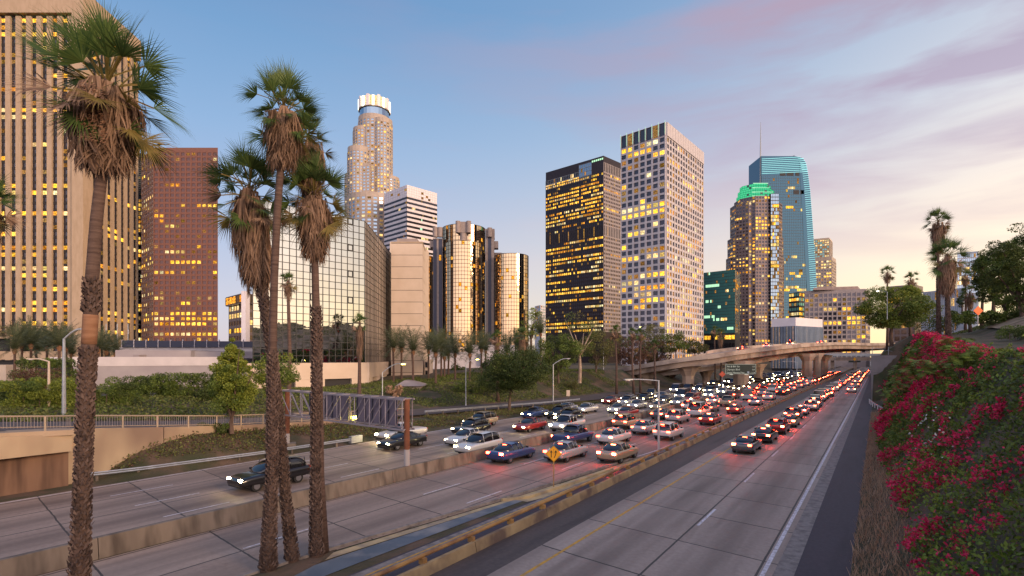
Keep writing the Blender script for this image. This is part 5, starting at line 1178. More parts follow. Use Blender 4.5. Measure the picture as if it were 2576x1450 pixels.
def fan_palm(name, label, path, rads, crown_c, fr, skirt_len, skirt_r, boots, seed, group=None, nf=42, nl=24, detail=1., orange=None, cat='palm tree', fruit=False, mid=False, elmin=-48, side_bias=0):
    """path: points from foot to the crown, boots: (z0, z1) ranges with leaf bases"""
    rg = random.Random(seed); r = empty(name, path[0], label, cat, group)
    mb = MB(); mb.tube(path, rads, 14 if detail >= 1 else 8); mb.build('trunk', M['palm_b'], r, smooth=True)
    zs = [p.z for p in path]
    def axis(z): return Vector((np.interp(z, zs, [p.x for p in path]), np.interp(z, zs, [p.y for p in path]), z)), float(np.interp(z, zs, rads))
    if orange:
        mb = MB(); zz_ = np.linspace(orange[0], orange[1], 5); mb.tube([axis(z)[0] for z in zz_], [axis(z)[1] * 1.06 for z in zz_], 14); mb.build('stripped_bark', M['bark_o'], r, smooth=True)
    if boots and detail > .3:
        mb = MB()
        for (z0, z1, bl_) in boots:
            z = z0; row = 0
            while z < z1:
                c_, rr = axis(z); nk = max(7, int(2 * math.pi * rr / .17))
                for k in range(nk):
                    a = 2 * math.pi * (k + .5 * (row % 2)) / nk + rg.uniform(-.12, .12); zz_ = z + rg.uniform(-.03, .03)
                    o = Vector((math.cos(a), math.sin(a), 0)); s_ = Vector((-math.sin(a), math.cos(a), 0)); w = bl_ * .38 * rg.uniform(.8, 1.2); L = bl_ * rg.uniform(.7, 1.25); out = rg.uniform(.08, .42) * (1.7 if rg.random() < .1 else 1)
                    b0 = c_ + o * rr * .9; b0.z = zz_; t_ = b0 + Vector((0, 0, L)) + o * (rr * .1 + L * out)
                    mid_ = b0 + Vector((0, 0, L * .45)) + o * (rr * .1 + .05)
                    mb.poly([b0 - s_ * w, b0 + s_ * w, t_ + s_ * w * .35, t_ - s_ * w * .35]); mb.poly([b0 - s_ * w, mid_ + o * .03, t_]); mb.poly([b0 + s_ * w, t_, mid_ + o * .03])
                z += bl_ * .52; row += 1
        mb.build('leaf_bases', M['boot'], r)
    mb = MB(); c0 = crown_c
    ctop = c0
    for i in range(nf):
        k = (i + .5) / nf; el = R(elmin + (84 - elmin) * (k ** .9)) + rg.uniform(-.15, .15); az = i * 2.39996 + rg.uniform(-.35, .35)
        old = k < .34; q_ = rg.random()
        fan_frond(mb, ctop + Vector((0, 0, rg.uniform(-.3, .05) * fr)) + (Vector((0, 0, -.25 * fr)) if old else Vector((0, 0, 0))), az, el, fr * rg.uniform(.45, .66), fr * rg.uniform(.5, .68), nl, rg, (2 if q_ < .3 else (1 if q_ < .6 else 0)) if old else 0, droop=rg.uniform(.35, .8) * (1.3 if el < .3 else .7), mp=3)
    mb.build('crown', [M['palm_g'], M['palm_y'], M['dead'], M['palm_y']], r)
    # hanging dead fronds
    mb = MB(); ns = int(150 * detail) + 16
    for i in range(ns):
        k = i / ns; zz_ = c0.z - .05 * fr - skirt_len * (k ** 1.05) * .72; ax, rr = axis(min(zz_, zs[-1])); ax.z = zz_
        az = i * 2.39996 + rg.uniform(-.3, .3); hw = skirt_r * (1 - .5 * k ** 1.5) * (.55 + .45 * min(1, k * 6 + .25))
        o = Vector((math.cos(az), math.sin(az), 0)); s_ = Vector((-math.sin(az), math.cos(az), 0)); st_ = ax + o * rr * .8; el_ = ax + o * hw * rg.uniform(.55, 1.0) + Vector((0, 0, -skirt_len * .06 * rg.uniform(0, 2)))
        w = .012 * fr; mb.strip([st_ - s_ * w, (st_ + el_) / 2 + Vector((0, 0, .06 * fr)) - s_ * w, el_ - s_ * w], [st_ + s_ * w, (st_ + el_) / 2 + Vector((0, 0, .06 * fr)) + s_ * w, el_ + s_ * w])
        nl_ = max(5, int(13 * detail))
        for j in range(nl_):
            a = (j / (nl_ - 1) - .5); L = skirt_len * rg.uniform(.22, .42) * (1.15 - .4 * k); base_ = el_ + s_ * a * fr * .12
            tip = base_ + s_ * a * fr * rg.uniform(.1, .55) - o * (hw * .28 * rg.uniform(-.5, 1.3)) + Vector((0, 0, -L)); m_ = (base_ + tip) / 2 + o * .04 * fr * rg.uniform(0, 1.6); ww = .0105 * fr * rg.uniform(.6, 1.6)
            mb.strip([base_ - s_ * ww, m_ - s_ * ww * 1.3, tip - s_ * ww * .3], [base_ + s_ * ww, m_ + s_ * ww * 1.3, tip + s_ * ww * .3])
    mb.build('dead_frond_skirt', M['dead'], r)
    if fruit:
        mb = MB(); 
        for q in range(3):
            a = -1.5 + q * .25
            for i in range(90): 
                zz_ = c0.z - rg.uniform(.3, 1.2) * fr * .9; rr = skirt_r * .92; aa = a + rg.gauss(0, .06); p = Vector((c0.x + math.cos(aa) * rr, c0.y + math.sin(aa) * rr, zz_)); w = .035
                mb.quad(p + Vector((-w, 0, 0)), p + Vector((0, -w, -w)), p + Vector((w, 0, 0)), p + Vector((0, w, w)))
        mb.build('fruit_cluster', M['bark_o'], r)
    return r
def P3(u, v, Y): return at(u, v, Y)
Y = 16.
fan_palm('fan_palm', 'large near fan palm at left with a shaggy skirt and segmented trunk', [Vector((wx(200, Y), Y, -.3)), P3(200, 1450, Y), P3(207, 1250, Y), P3(216, 1000, Y), P3(223, 880, Y), P3(229, 780, Y), P3(232, 700, Y), P3(242, 560, Y), P3(258, 420, Y), P3(266, 250, Y), P3(268, 200, Y)],
         [.27, .23, .185, .18, .19, .19, .18, .165, .15, .13, .1], P3(268, 205, Y), 2.05, 2.75, 1.08, [(-.2, zof(878, Y), .19), (zof(790, Y), zof(712, Y), .2)], 3, nf=46, nl=28, orange=(zof(866, Y), zof(792, Y)), fruit=True)
Y = 20.3
fan_palm('fan_palm', 'tallest of the middle palms with a thin smooth upper trunk and brown skirt', [Vector((wx(674, Y), Y, -.3)), P3(676, 1380, Y), P3(684, 1200, Y), P3(685, 1000, Y), P3(686, 880, Y), P3(690, 700, Y), P3(697, 540, Y), P3(706, 420, Y), P3(714, 300, Y), P3(715, 270, Y)],
         [.32, .24, .18, .165, .15, .14, .14, .13, .12, .1], P3(714, 268, Y), 1.5, 2.4, .74, [(0.1, zof(890, Y), .19)], 5, nf=42, nl=24)
Y = 21.3
fan_palm('fan_palm', 'leaning middle palm with the longest hanging skirt', [Vector((wx(737, Y), Y, -.3)), P3(733, 1390, Y), P3(718, 1250, Y), P3(702, 1050, Y), P3(684, 900, Y), P3(660, 740, Y), P3(646, 640, Y), P3(634, 520, Y), P3(628, 470, Y)],
         [.30, .22, .165, .15, .155, .165, .15, .13, .1], P3(628, 470, Y), 1.75, 4.1, .8, [(0.1, zof(700, Y), .2)], 8, nf=42, nl=24)
Y = 21.9
fan_palm('fan_palm', 'right middle palm with a bushy skirt in front of the mirror building', [Vector((wx(798, Y), Y, -.3)), P3(795, 1370, Y), P3(794, 1200, Y), P3(796, 1000, Y), P3(797, 840, Y), P3(794, 740, Y), P3(792, 640, Y), P3(790, 520, Y), P3(789, 480, Y)],
         [.32, .23, .17, .175, .18, .15, .14, .13, .1], P3(789, 482, Y), 1.65, 2.8, .74, [(0.1, zof(775, Y), .2)], 13, nf=42, nl=24)
Y = 22.3
fan_palm('fan_palm', 'partly hidden palm whose crown shows behind the tallest middle palm', [Vector((wx(811, Y), Y, -.1)), P3(803, 1200, Y), P3(799, 900, Y), P3(793, 700, Y), P3(784, 500, Y), P3(776, 340, Y)],
         [.3, .22, .2, .15, .13, .1], P3(774, 345, Y), 1.25, 2.6, .7, None, 21, nf=34, nl=20, detail=.8)
Y = 15.
fan_palm('fan_palm', 'palm crown cut off by the left edge of the picture', [Vector((wx(-52, Y), Y, -.3)), P3(-50, 900, Y), P3(-46, 500, Y)], [.3, .2, .12], P3(-42, 500, Y), .95, 1.6, .5, None, 31, nf=30, nl=18, detail=.7)
# mid distance fan palms
SPEC = [('fan palm with pale crown before the mirror building at left', 724, 880, 60, 706, 26, 50, 660), ('slim fan palm with a long brown skirt before the grey mirror facade', 905, 1000, 72, 812, 24, 92, 780),
        ('fan palm with thick skirt right of the date palm row', 1250, 905, 95, 848, 20, 42, 0), ('tall fan palm with long pale skirt left of the round green tree', 1316, 960, 110, 842, 24, 78, 0), ('thin dark fan palm first in front of the lattice tower', 1548, 975, 120, 835, 20, 18, 0),
        ('second slim fan palm before the lattice tower', 1592, 985, 118, 838, 17, 22, 0), ('tall slim fan palm right of the two before the lattice tower', 1612, 970, 122, 840, 17, 20, 0), ('fan palm in front of the teal block, left one', 1797, 870, 160, 830, 13, 20, 0), ('fan palm in front of the teal block, right one', 1812, 885, 155, 838, 15, 40, 0),
        ('shaggy fan palm among the trees under the lattice tower', 1647, 900, 130, 866, 15, 25, 0), ('tallest fan palm on the right hill', 2360, 800, 90, 555, 33, 85, 0), ('broad fan palm with a thick skirt on the right hill', 2383, 838, 72, 640, 47, 105, 0),
        ('small distant fan palm left above the round tree', 2232, 760, 140, 685, 19, 30, 0), ('small distant fan palm behind the round tree', 2291, 790, 140, 700, 19, 40, 0), ('fan palm between hill palms and hillside trees', 2470, 800, 112, 662, 22, 35, 0),
        ('low fan palm beside the blue grey block', 2428, 770, 130, 692, 18, 30, 0), ('short bushy fan palm at the foot of the hillside trees', 2440, 800, 105, 735, 24, 45, 0), ('pale fan palm at the right edge among hillside trees', 2560, 810, 95, 622, 30, 25, 0)]
for i, (lab, u, vb, Y, vc, rpx, sk, _) in enumerate(SPEC):
    K = Y / FPX; base_ = Vector((wx(u + rng.uniform(-2, 4), Y), Y, zof(vb, Y) - .3)); s_, t_ = XY2ST(base_.x, base_.y); base_.z = min(base_.z, ground_z(s_, t_)) - .2
    top = P3(u, vc, Y); m1 = base_.lerp(top, .5) + Vector((rng.uniform(-.3, .3), 0, 0)); d_ = .75 if rpx > 30 else .35
    q = [base_, base_.lerp(m1, .5), m1, m1.lerp(top, .5), top]
    fan_palm('fan_palm', lab, q, [.34, .27, .22, .2, .15], top, rpx * K, sk * K, rpx * K * .5, [(base_.z, base_.z + (top.z - base_.z) * .5, .22)] if rpx > 30 else None, 40 + i, nf=36 if rpx > 30 else 28, nl=18 if rpx > 30 else 12, detail=d_, group='fan palms in the middle distance')
# date palms
def date_palm_proto(seed, h=7.5, fr=4.9):
    rg = random.Random(seed); r = empty('date_palm', (0, 0, 0)); mb = MB(); mb.tube([(0, 0, -2.5), (0, 0, h * .6), (rg.uniform(-.2, .2), 0, h)], [.24, .2, .2], 8); mb.build('trunk', M['palm_b'], r)
    mb = MB(); mb.tube([(0, 0, h - .9), (0, 0, h - .3), (0, 0, h + .1)], [.22, .42, .2], 8); mb.build('crown_shaft', M['bark_o'], r)
    mb = MB()
    for i in range(38):
        k = i / 38; el = R(-14 + 100 * k ** .7); az = i * 2.39996 + rg.uniform(-.2, .2); d = Vector((math.cos(az) * math.cos(el), math.sin(az) * math.cos(el), math.sin(el))); side = Vector((-math.sin(az), math.cos(az), 0))
        p = Vector((0, 0, h)); n_ = 9; st_ = fr * rg.uniform(.85, 1.1) / n_; pts = []
        for q in range(n_ + 1): pts.append((p.copy(), d.copy())); p = p + d * st_; d = (d - Vector((0, 0, .055 + .012 * q))).normalized()
        for (p0, d0), (p1, d1) in zip(pts[:-1], pts[1:]):
            for w_ in (0, .5):
                o = p0.lerp(p1, w_)
                for s_ in (-1, 1):
                    L = .62 * fr / 3.6 * rg.uniform(.8, 1.1) * (1.0 if (o - Vector((0, 0, h))).length < fr * .75 else .6); tip = o + (side * s_ * .75 + d0 * .75 + Vector((0, 0, rg.uniform(-.35, .15)))).normalized() * L
                    wv = d0 * .045; mb.quad(o - wv, o + wv, tip + wv * .4, tip - wv * .4)
        w = .03; mb.strip([a[0] - side * w for a in pts], [a[0] + side * w for a in pts])
    mb.build('crown', M['date_g'], r); return r
DP = [date_palm_proto(2), date_palm_proto(9, 8.2, 5.1)]
DSPEC = [(990, 868, 106), (1010, 870, 112), (1039, 874, 98), (1078, 874, 116), (1096, 880, 100), (1110, 868, 118), (1128, 884, 122), (1145, 882, 108), (1182, 882, 104), (1211, 872, 120), (1222, 876, 126), (1275, 878, 128), (1305, 870, 132), (1360, 832, 125), (1298, 860, 140), (1118, 890, 118), (1340, 900, 150),
         (37, 870, 92), (54, 858, 98), (78, 858, 96), (91, 872, 104), (149, 862, 92), (165, 868, 100), (180, 884, 108), (247, 870, 102), (268, 876, 110), (290, 880, 116), (118, 866, 112)]
for i, (u, v, Y) in enumerate(DSPEC):
    src = DP[i % 2]; o = src if i < 2 else copy_tree(src); h_ = 7.5 if i % 2 == 0 else 8.2; o.location = (wx(u, Y), Y, zof(v, Y) - h_ - .6); o.rotation_euler = (0, 0, rng.uniform(0, 6.28)); sc_ = rng.uniform(.92, 1.1); o.scale = (sc_, sc_, 1)
    left = u < 400
    ords = ['first', 'second', 'third', 'fourth', 'fifth', 'sixth', 'seventh', 'eighth', 'ninth', 'tenth', 'eleventh', 'twelfth', 'thirteenth', 'fourteenth', 'fifteenth', 'sixteenth', 'seventeenth']
    grp = [x for x in DSPEC if (x[0] < 400) == left]; k = sorted(g[0] for g in grp).index(u)
    tag(o, ('date palm by the concrete garage, %s from the left' if left else 'date palm before the cylinder hotel, %s counting from the tan slab') % ords[k], 'palm tree', 'date palms by the garage' if left else 'date palms in the row before the hotel')

# ---------------------------------------------------------------- leafy trees
def limbs(mb, base_, h, spread, n, rg, r0, trunk_h=.4, lean=0.):
    top = base_ + Vector((lean, 0, h * trunk_h)); mb.tube([base_ - Vector((0, 0, .4)), base_.lerp(top, .5) + Vector((rg.uniform(-.2, .2) * r0 * 3, 0, 0)), top], [r0 * 1.2, r0, r0 * .8], 8)
    ends = []
    for i in range(n):
        a = 2 * math.pi * i / n + rg.uniform(-.4, .4); e_ = top + Vector((math.cos(a) * spread * rg.uniform(.45, .85), math.sin(a) * spread * rg.uniform(.45, .85), h * (1 - trunk_h) * rg.uniform(.35, .85)))
        m_ = top.lerp(e_, .5) + Vector((rg.uniform(-.1, .1), rg.uniform(-.1, .1), .08)) * spread; mb.tube([top, m_, e_], [r0 * .6, r0 * .36, r0 * .1], 5, cap=False); ends += [m_, e_]
    return ends
def crown_mesh(name, parent, mats, clumps, per, leaf, rgn, spr=1.0, aspect=.6, droop=.25):
    """clumps: (x, y, z, r, mat). leaves are spread on and inside every clump"""
    V = []; mi = []
    for (x, y, z, r, m) in clumps:
        n = int(per * (.6 + .8 * rgn.random())); d = rgn.normal(size=(n, 3)); d /= np.linalg.norm(d, axis=1)[:, None]
        c = d * (r * (rgn.uniform(.25, 1, n) ** .45))[:, None] * np.array([1, 1, .72]) + np.array([x, y, z]); V.append(leaf_quads(c, leaf, aspect, droop, rgn)); mi += [m] * n
    q = np.concatenate(V); v, f = quads_from(q); return raw(name, v, f, mats, parent, mi)
def tree(name, label, X0, Y0, z0, h, w, leafkey, seed, trunk=.35, n=34, per=150, leaf=.28, group=None, shape='round', bark='bark', lean=0., second=None, cat='tree', clump=.22, r0=None, low=.0):
    rg = random.Random(seed); rgn = np.random.default_rng(seed); base_ = Vector((X0, Y0, z0)); r = empty(name, base_, label, cat, group)
    mb = MB(); ends = limbs(mb, base_, h, w * .5, 7, rg, r0 or h * .022, trunk, lean); mb.build('trunk', M[bark], r)
    cl = []
    for i in range(n):
        for _ in range(30):
            p = Vector((rg.uniform(-1, 1), rg.uniform(-1, 1), rg.uniform(-1, 1)))
            if p.length > 1: continue
            if shape == 'round' and p.length < .35: continue
            break
        zc = z0 + h * ((trunk * .75 + low) + (1 - trunk * .75 - low) * (.5 + .46 * p.z)); k = 1.
        if shape == 'cone': f = (zc - z0) / h; k = max(.12, 1.1 * (1 - f) ** .75) if f > .25 else .9
        elif shape == 'round': k = 1 if p.z > -.2 else .85
        cl.append((X0 + lean + p.x * w * .5 * k, Y0 + p.y * w * .5 * k, zc, w * clump * rg.uniform(.6, 1.15) * (k ** .6), 1 if second and rg.random() < .3 else 0))
    crown_mesh('crown', r, [M[leafkey], M[second or leafkey]], cl, per, leaf, rgn); return r
def TR(label, u, vb, vt, Y, wpx, key, seed, **k):
    K = Y / FPX; z0 = zof(vb, Y); h = (vb - vt) * K; return tree(k.pop('name', 'tree'), label, wx(u, Y), Y, z0, h, wpx * K, key, seed, **k)
TR('bright green sweetgum tree behind the left palms', 583, 1080, 846, 44, 150, 'lf_light', 1, shape='cone', trunk=.12, n=110, per=300, leaf=.15, second='lf_mid', clump=.16, low=.04)
TR('dark green tree between the two leftmost middle palm trunks', 690, 1060, 872, 50, 112, 'lf_mid', 2, trunk=.25, n=46, per=170, leaf=.17, second='lf_light', clump=.2)
TR('large leaning dark green tree on the bank', 1280, 1037, 878, 80, 172, 'lf_deep', 3, trunk=.40, n=95, per=380, leaf=.22, lean=.4, second='lf_dark', clump=.16)
TR('dense round green tree behind the leaning tree', 1405, 960, 838, 112, 105, 'lf_mid', 4, trunk=.2, n=50, per=200, leaf=.3, second='lf_dark', clump=.18)
TR('feathery tall tree against the cylinder hotel', 1336, 930, 765, 150, 52, 'lf_light', 5, trunk=.45, n=26, per=90, leaf=.35, clump=.2)
TR('airy eucalyptus with pale forked trunk before the black tower', 1458, 960, 775, 120, 110, 'lf_olive', 6, trunk=.35, n=30, per=110, leaf=.3, bark='bark_w', second='lf_mid', clump=.15)
TR('dark olive tree left of the viaduct foot', 1500, 950, 830, 135, 80, 'lf_olive', 7, trunk=.3, n=34, per=140, leaf=.35, second='lf_dark')
TR('dark reddish tree behind the viaduct parapet', 1590, 935, 848, 158, 100, 'lf_red', 8, trunk=.2, n=36, per=170, leaf=.4, second='lf_dark')
TR('second dark reddish tree nearer the lattice tower', 1652, 930, 850, 165, 80, 'lf_red', 18, trunk=.2, n=34, per=170, leaf=.4, second='lf_dark')
TR('eucalyptus against the base of the lattice tower', 1640, 915, 812, 170, 80, 'lf_olive', 9, trunk=.4, n=26, per=110, leaf=.4, bark='bark_w', clump=.17)
TR('loose green tree at the right foot of the lattice tower', 1700, 905, 838, 160, 75, 'lf_mid', 10, trunk=.3, n=30, per=130, leaf=.4, second='lf_olive', clump=.18)
TR('low green tree before the teal block', 1748, 898, 858, 165, 60, 'lf_olive', 11, trunk=.2, n=26, per=120, leaf=.4)
TR('dark tree under the cylinder hotel', 1330, 950, 870, 140, 70, 'lf_dark', 12, trunk=.25, n=30, per=130, leaf=.35, second='lf_olive')
TR('bushy dark tree between date palms and leaning tree', 1150, 945, 918, 150, 45, 'lf_dark', 13, trunk=.1, n=20, per=120, leaf=.35)
TR('wide dark round tree with many trunks at right', 2243, 868, 722, 130, 165, 'lf_mid', 14, trunk=.30, n=120, per=300, leaf=.33, second='lf_light', clump=.125, r0=.42)
TR('tall eucalyptus mass at the right edge', 2570, 830, 560, 85, 150, 'lf_dark', 15, trunk=.22, n=120, per=260, leaf=.26, second='lf_mid', clump=.12)
TR('dark leafy tree left of the tall eucalyptus', 2500, 800, 615, 100, 95, 'lf_dark', 16, trunk=.25, n=90, per=260, leaf=.28, second='lf_mid', clump=.17)
TR('bright green small tree low on the right hillside', 2530, 812, 690, 92, 70, 'lf_mid', 17, trunk=.2, n=34, per=150, leaf=.25, second='lf_light', clump=.18)
TR('olive tree behind the date palms near the garage', 60, 905, 818, 150, 130, 'lf_red', 19, trunk=.25, n=34, per=140, leaf=.4, second='lf_olive')
TR('green tree behind the lamp post near the garage', 108, 905, 824, 140, 70, 'lf_olive', 20, trunk=.25, n=26, per=140, leaf=.4, second='lf_dark')
TR('small dark tree left of the blue grey block', 2420, 790, 720, 110, 28, 'lf_dark', 24, trunk=.3, n=16, per=90, leaf=.25)
def ray_ground(u, v, y0=25, y1=400):
    Y = y0
    while Y < y1:
        x = wx(u, Y); s_, t_ = XY2ST(x, Y)
        if zof(v, Y) <= ground_z(s_, t_) + .02: return Y
        Y += .5
    return y1
def shrubs(name, label, spec, key, seed, second=None, cat='hedge', leaf=.14, per=260):
    rgn = np.random.default_rng(seed); rg = random.Random(seed); r = empty(name, at(spec[0][0], spec[0][2], spec[0][3] or ray_ground(spec[0][0], spec[0][2])), label, cat); cl = []; mb = MB()
    for (u0, u1, v0, Y, hpx, wpx) in spec:
        n = max(1, int((u1 - u0) / (wpx * .5))); Yin = Y
        for i in range(n + 1):
            u = u0 + (u1 - u0) * i / max(1, n) + rg.uniform(-.2, .2) * wpx; Y = ray_ground(u, v0) if Yin is None else Yin; K = Y / FPX; rr = wpx * K * rg.uniform(.42, .6)
            for k in range(3):
                zc = zof(v0, Y) + hpx * K * (k + .5) / 3; cl.append((wx(u, Y) + rg.uniform(-.3, .3), Y + rg.uniform(-1., 1.), zc, rr, 1 if second and rg.random() < .35 else 0))
            mb.tube([(wx(u, Y), Y, zof(v0, Y) - .4), (wx(u, Y), Y, zof(v0, Y) + hpx * K * .5)], .04, 4)
    mb.build('stem', M['bark'], r); crown_mesh('foliage', r, [M[key], M[second or key]], cl, per, leaf, rgn, droop=0); return r
shrubs('hedge', 'rounded bright green clipped hedge at left behind the ramp', [(40, 200, 1026, None, 66, 36), (50, 190, 1012, None, 60, 36)], 'lf_light', 1, 'lf_mid', per=420)
shrubs('hedge', 'dark green hedge behind the large left palm', [(210, 330, 1018, None, 52, 34)], 'lf_mid', 2, 'lf_dark', per=420)
shrubs('hedge', 'shaggy dark hedge in front of the grey warehouse', [(300, 420, 1000, 62, 50, 34), (400, 545, 1000, 62, 60, 36)], 'lf_mid', 3, 'lf_dark', per=480, leaf=.17)
shrubs('bush', 'brownish round bush behind the clipped hedge', [(60, 130, 985, 62, 50, 44)], 'lf_red', 4, 'lf_olive', cat='bush', per=500, leaf=.17)
shrubs('hedge', 'tall dark green screen of shrubs under the left date palms', [(55, 188, 985, 78, 85, 40)], 'lf_dark', 5, 'lf_mid', leaf=.24, per=420)
shrubs('bush', 'dark bush at the far left beside the clipped hedge', [(-10, 22, 1022, None, 60, 36)], 'lf_dark', 6, 'lf_mid', cat='bush', per=420)
shrubs('bush', 'spiky green agave clumps on the right hillside', [(2400, 2570, 812, 88, 26, 26)], 'lf_mid', 7, 'lf_dark', cat='bush', leaf=.35, per=120)
shrubs('bush', 'low green bushes at the foot of the hill palms', [(2330, 2400, 832, 92, 34, 30)], 'lf_mid', 8, 'lf_olive', cat='bush', leaf=.3, per=120)
shrubs('bush', 'dark rounded bush at the right edge of the dirt slope', [(2540, 2600, 848, 60, 24, 30)], 'lf_dark', 9, 'lf_mid', cat='bush')
shrubs('bush', 'dark bushes under the date palms beside the white fence', [(1150, 1250, 985, 96, 22, 26)], 'lf_dark', 10, 'lf_mid', cat='bush', leaf=.2)
shrubs('bush', 'small dry bush on the red bank below the viaduct', [(1425, 1450, 975, 118, 12, 16)], 'lf_olive', 11, cat='bush', leaf=.2, per=100)
shrubs('bush', 'dark green bush beside the sweetgum trunk', [(500, 560, 1095, 43.5, 26, 26)], 'lf_dark', 12, 'lf_mid', cat='bush')
shrubs('pampas_grass', 'feathery beige pampas grass near the pavilion', [(985, 1005, 1000, 86, 30, 16)], 'strawg', 13, cat='ornamental grass', leaf=.35, per=80)

# ---------------------------------------------------------------- ground cover and the flowering bank
def scatter(S, T, dens_fn, rgn, n):
    s = rgn.uniform(S[0], S[1], n); t = rgn.uniform(T[0], T[1], n); k = rgn.random(n) < dens_fn(s, t); return s[k], t[k]
def gz(s, t): return np.array([ground_z(a, b) for a, b in zip(s, t)])
def st_xyz(s, t, z): return np.stack([s * SN + t * CS, s * CS - t * SN, z], 1)
rg2 = np.random.default_rng(77)
def nz_(s, t, f, o=0): return np.array([noise.noise(Vector((a * f, b * f, o))) for a, b in zip(s, t)])
def cover(name, label, S, T, n, leaf, key, lift=(.0, .25), second=None, mask=None, aspect=.6, droop=-.2):
    s, t = rg2.uniform(*S, n), rg2.uniform(*T, n)
    if mask is not None: k = mask(s, t); s, t = s[k], t[k]
    z = gz(s, t) + rg2.uniform(*lift, len(s)); q = leaf_quads(st_xyz(s, t, z), leaf, aspect, droop, rg2); v, f = quads_from(q); mi = (rg2.random(len(s)) < .3).astype(int)
    return tag(raw(name, v, f, [M[key], M[second or key]], mi=mi), label, 'ground cover', kind='stuff')
offm = lambda s, t: t < np.interp(s, [8, 22, 35, 50, 75, 95, 115], [-99, -45.3, -48.3, -49.3, -47.3, -45.3, -44.5]) * 0 + -41.9
def m_near(s, t):
    te = np.interp(s, [8, 22, 35, 50, 75, 95, 115], [-43.2, -45, -48, -49, -47, -45, -44]); lo = np.interp(s, [12, 24, 34, 60, 100], [-43.3, -42., -41.9, -42., -42.2])
    return (t > te - .1) & (t < lo) & (nz_(s, t, .22, 3) > -.28)
cover('ivy', 'brown green ivy covering the bank between ramp and freeway', (14, 90), (-49.2, -41.8), 42000, .17, 'lf_ivy', (.0, .32), 'lf_red', m_near)
def m_far(s, t):
    te = np.interp(s, [8, 22, 35, 50, 75, 95, 115], [-43.2, -45, -48, -49, -47, -45, -44]); return (t < te - 9.0) & (nz_(s, t, .15, 9) > -.3)
cover('ivy', 'green ground cover on the bank beyond the ramp', (-5, 130), (-85, -52), 110000, .28, 'lf_ivy', (.0, .3), 'lf_mid', m_far)
def m_h(s, t): return ((t > 27) | (s > 122) & (t > 15) | (nz_(s, t, .2, 51) > .25) & (t > 15)) & (nz_(s, t, .12, 5) > -.05)
cover('undergrowth', 'dark low growth on the right hillside', (30, 220), (15, 60), 24000, .4, 'lf_dark', (.0, .5), 'lf_olive', m_h)
# bougainvillea
def bank(n, zone):
    s = zone[0] + (zone[1] - zone[0]) * rg2.random(n) ** 1.6; t = rg2.uniform(zone[2], zone[3], n)
    d = 1.2 * nz_(s, t, .28, 1) + .8 * nz_(s, t, .75, 2) + .3 * nz_(s, t, 2.0, 4); return s, t, d
def bank_xyz(s, t, d, extra):
    z = gz(s, t); lift = .12 + np.maximum(-.45, d) * .85 * np.interp(t, [0, 1, 4.5, 7], [.7, 1, .9, .35]) + extra; nx, nzv = -.72, .69
    return st_xyz(s, t + nx * lift, z + nzv * lift)
def edge_ok(s, t, pad): return t > np.interp(s, [0, 12, 20, 30, 45, 60, 75, 90, 121], [.9, .9, 1.1, .9, .3, .2, 1.0, 2.2, .9]) + pad
n = 150000; s, t, d = bank(n, (2, 121, -.2, 7.4)); k = edge_ok(s, t, 0.25 * d); s, t, d = s[k], t[k], d[k]
p = bank_xyz(s, t, d, rg2.uniform(-.45, .3, len(s))); dist = np.hypot(p[:, 0], p[:, 1])
q = leaf_quads(p, .08 + .0028 * dist, .6, .1, rg2)
fl_ = ((nz_(s, t, .10, 31) > .03) & (s > 40)) | (nz_(s, t, .5, 33) > .08); fl2 = (nz_(s, t, .3, 41) > .22); v, f = quads_from(q)
tag(raw('bougainvillea', v, f, [M['boug_l'], M['lf_mid'], M['fern']], mi=np.where(fl2, 2, fl_.astype(int))), 'dark green leaves of the bougainvillea covering the right bank', 'climbing plant', kind='stuff')
n = 26000; s, t, d = bank(n, (2, 121, -.2, 7.4)); pn = .9 * nz_(s, t, .16, 12) + .6 * nz_(s, t, .5, 6) + .7 * nz_(s, t, 1.5, 8)
k = edge_ok(s, t, 0.1) & (pn > .44 - .22 * np.interp(s, [12, 60], [0, 1]) + .25 * nz_(s, t, .09, 2)) & (d > -.5); s, t, d = s[k], t[k], d[k]
c_ = bank_xyz(s, t, d, rg2.uniform(.15, .40, len(s))); m_ = 11; dd_ = rg2.normal(size=(len(c_), m_, 3)) * (.09 + .0009 * np.hypot(c_[:, 0], c_[:, 1]))[:, None, None] * rg2.uniform(.6, 1.5, len(c_))[:, None, None]
p = (c_[:, None, :] + dd_).reshape(-1, 3); dist = np.hypot(p[:, 0], p[:, 1]); q = leaf_quads(p, .055 + .0022 * dist, .85, 0, rg2); v, f = quads_from(q)
tag(raw('blossoms', v, f, M['boug']), 'crimson bougainvillea blossoms in drifts over the right bank', 'flowers', kind='stuff')
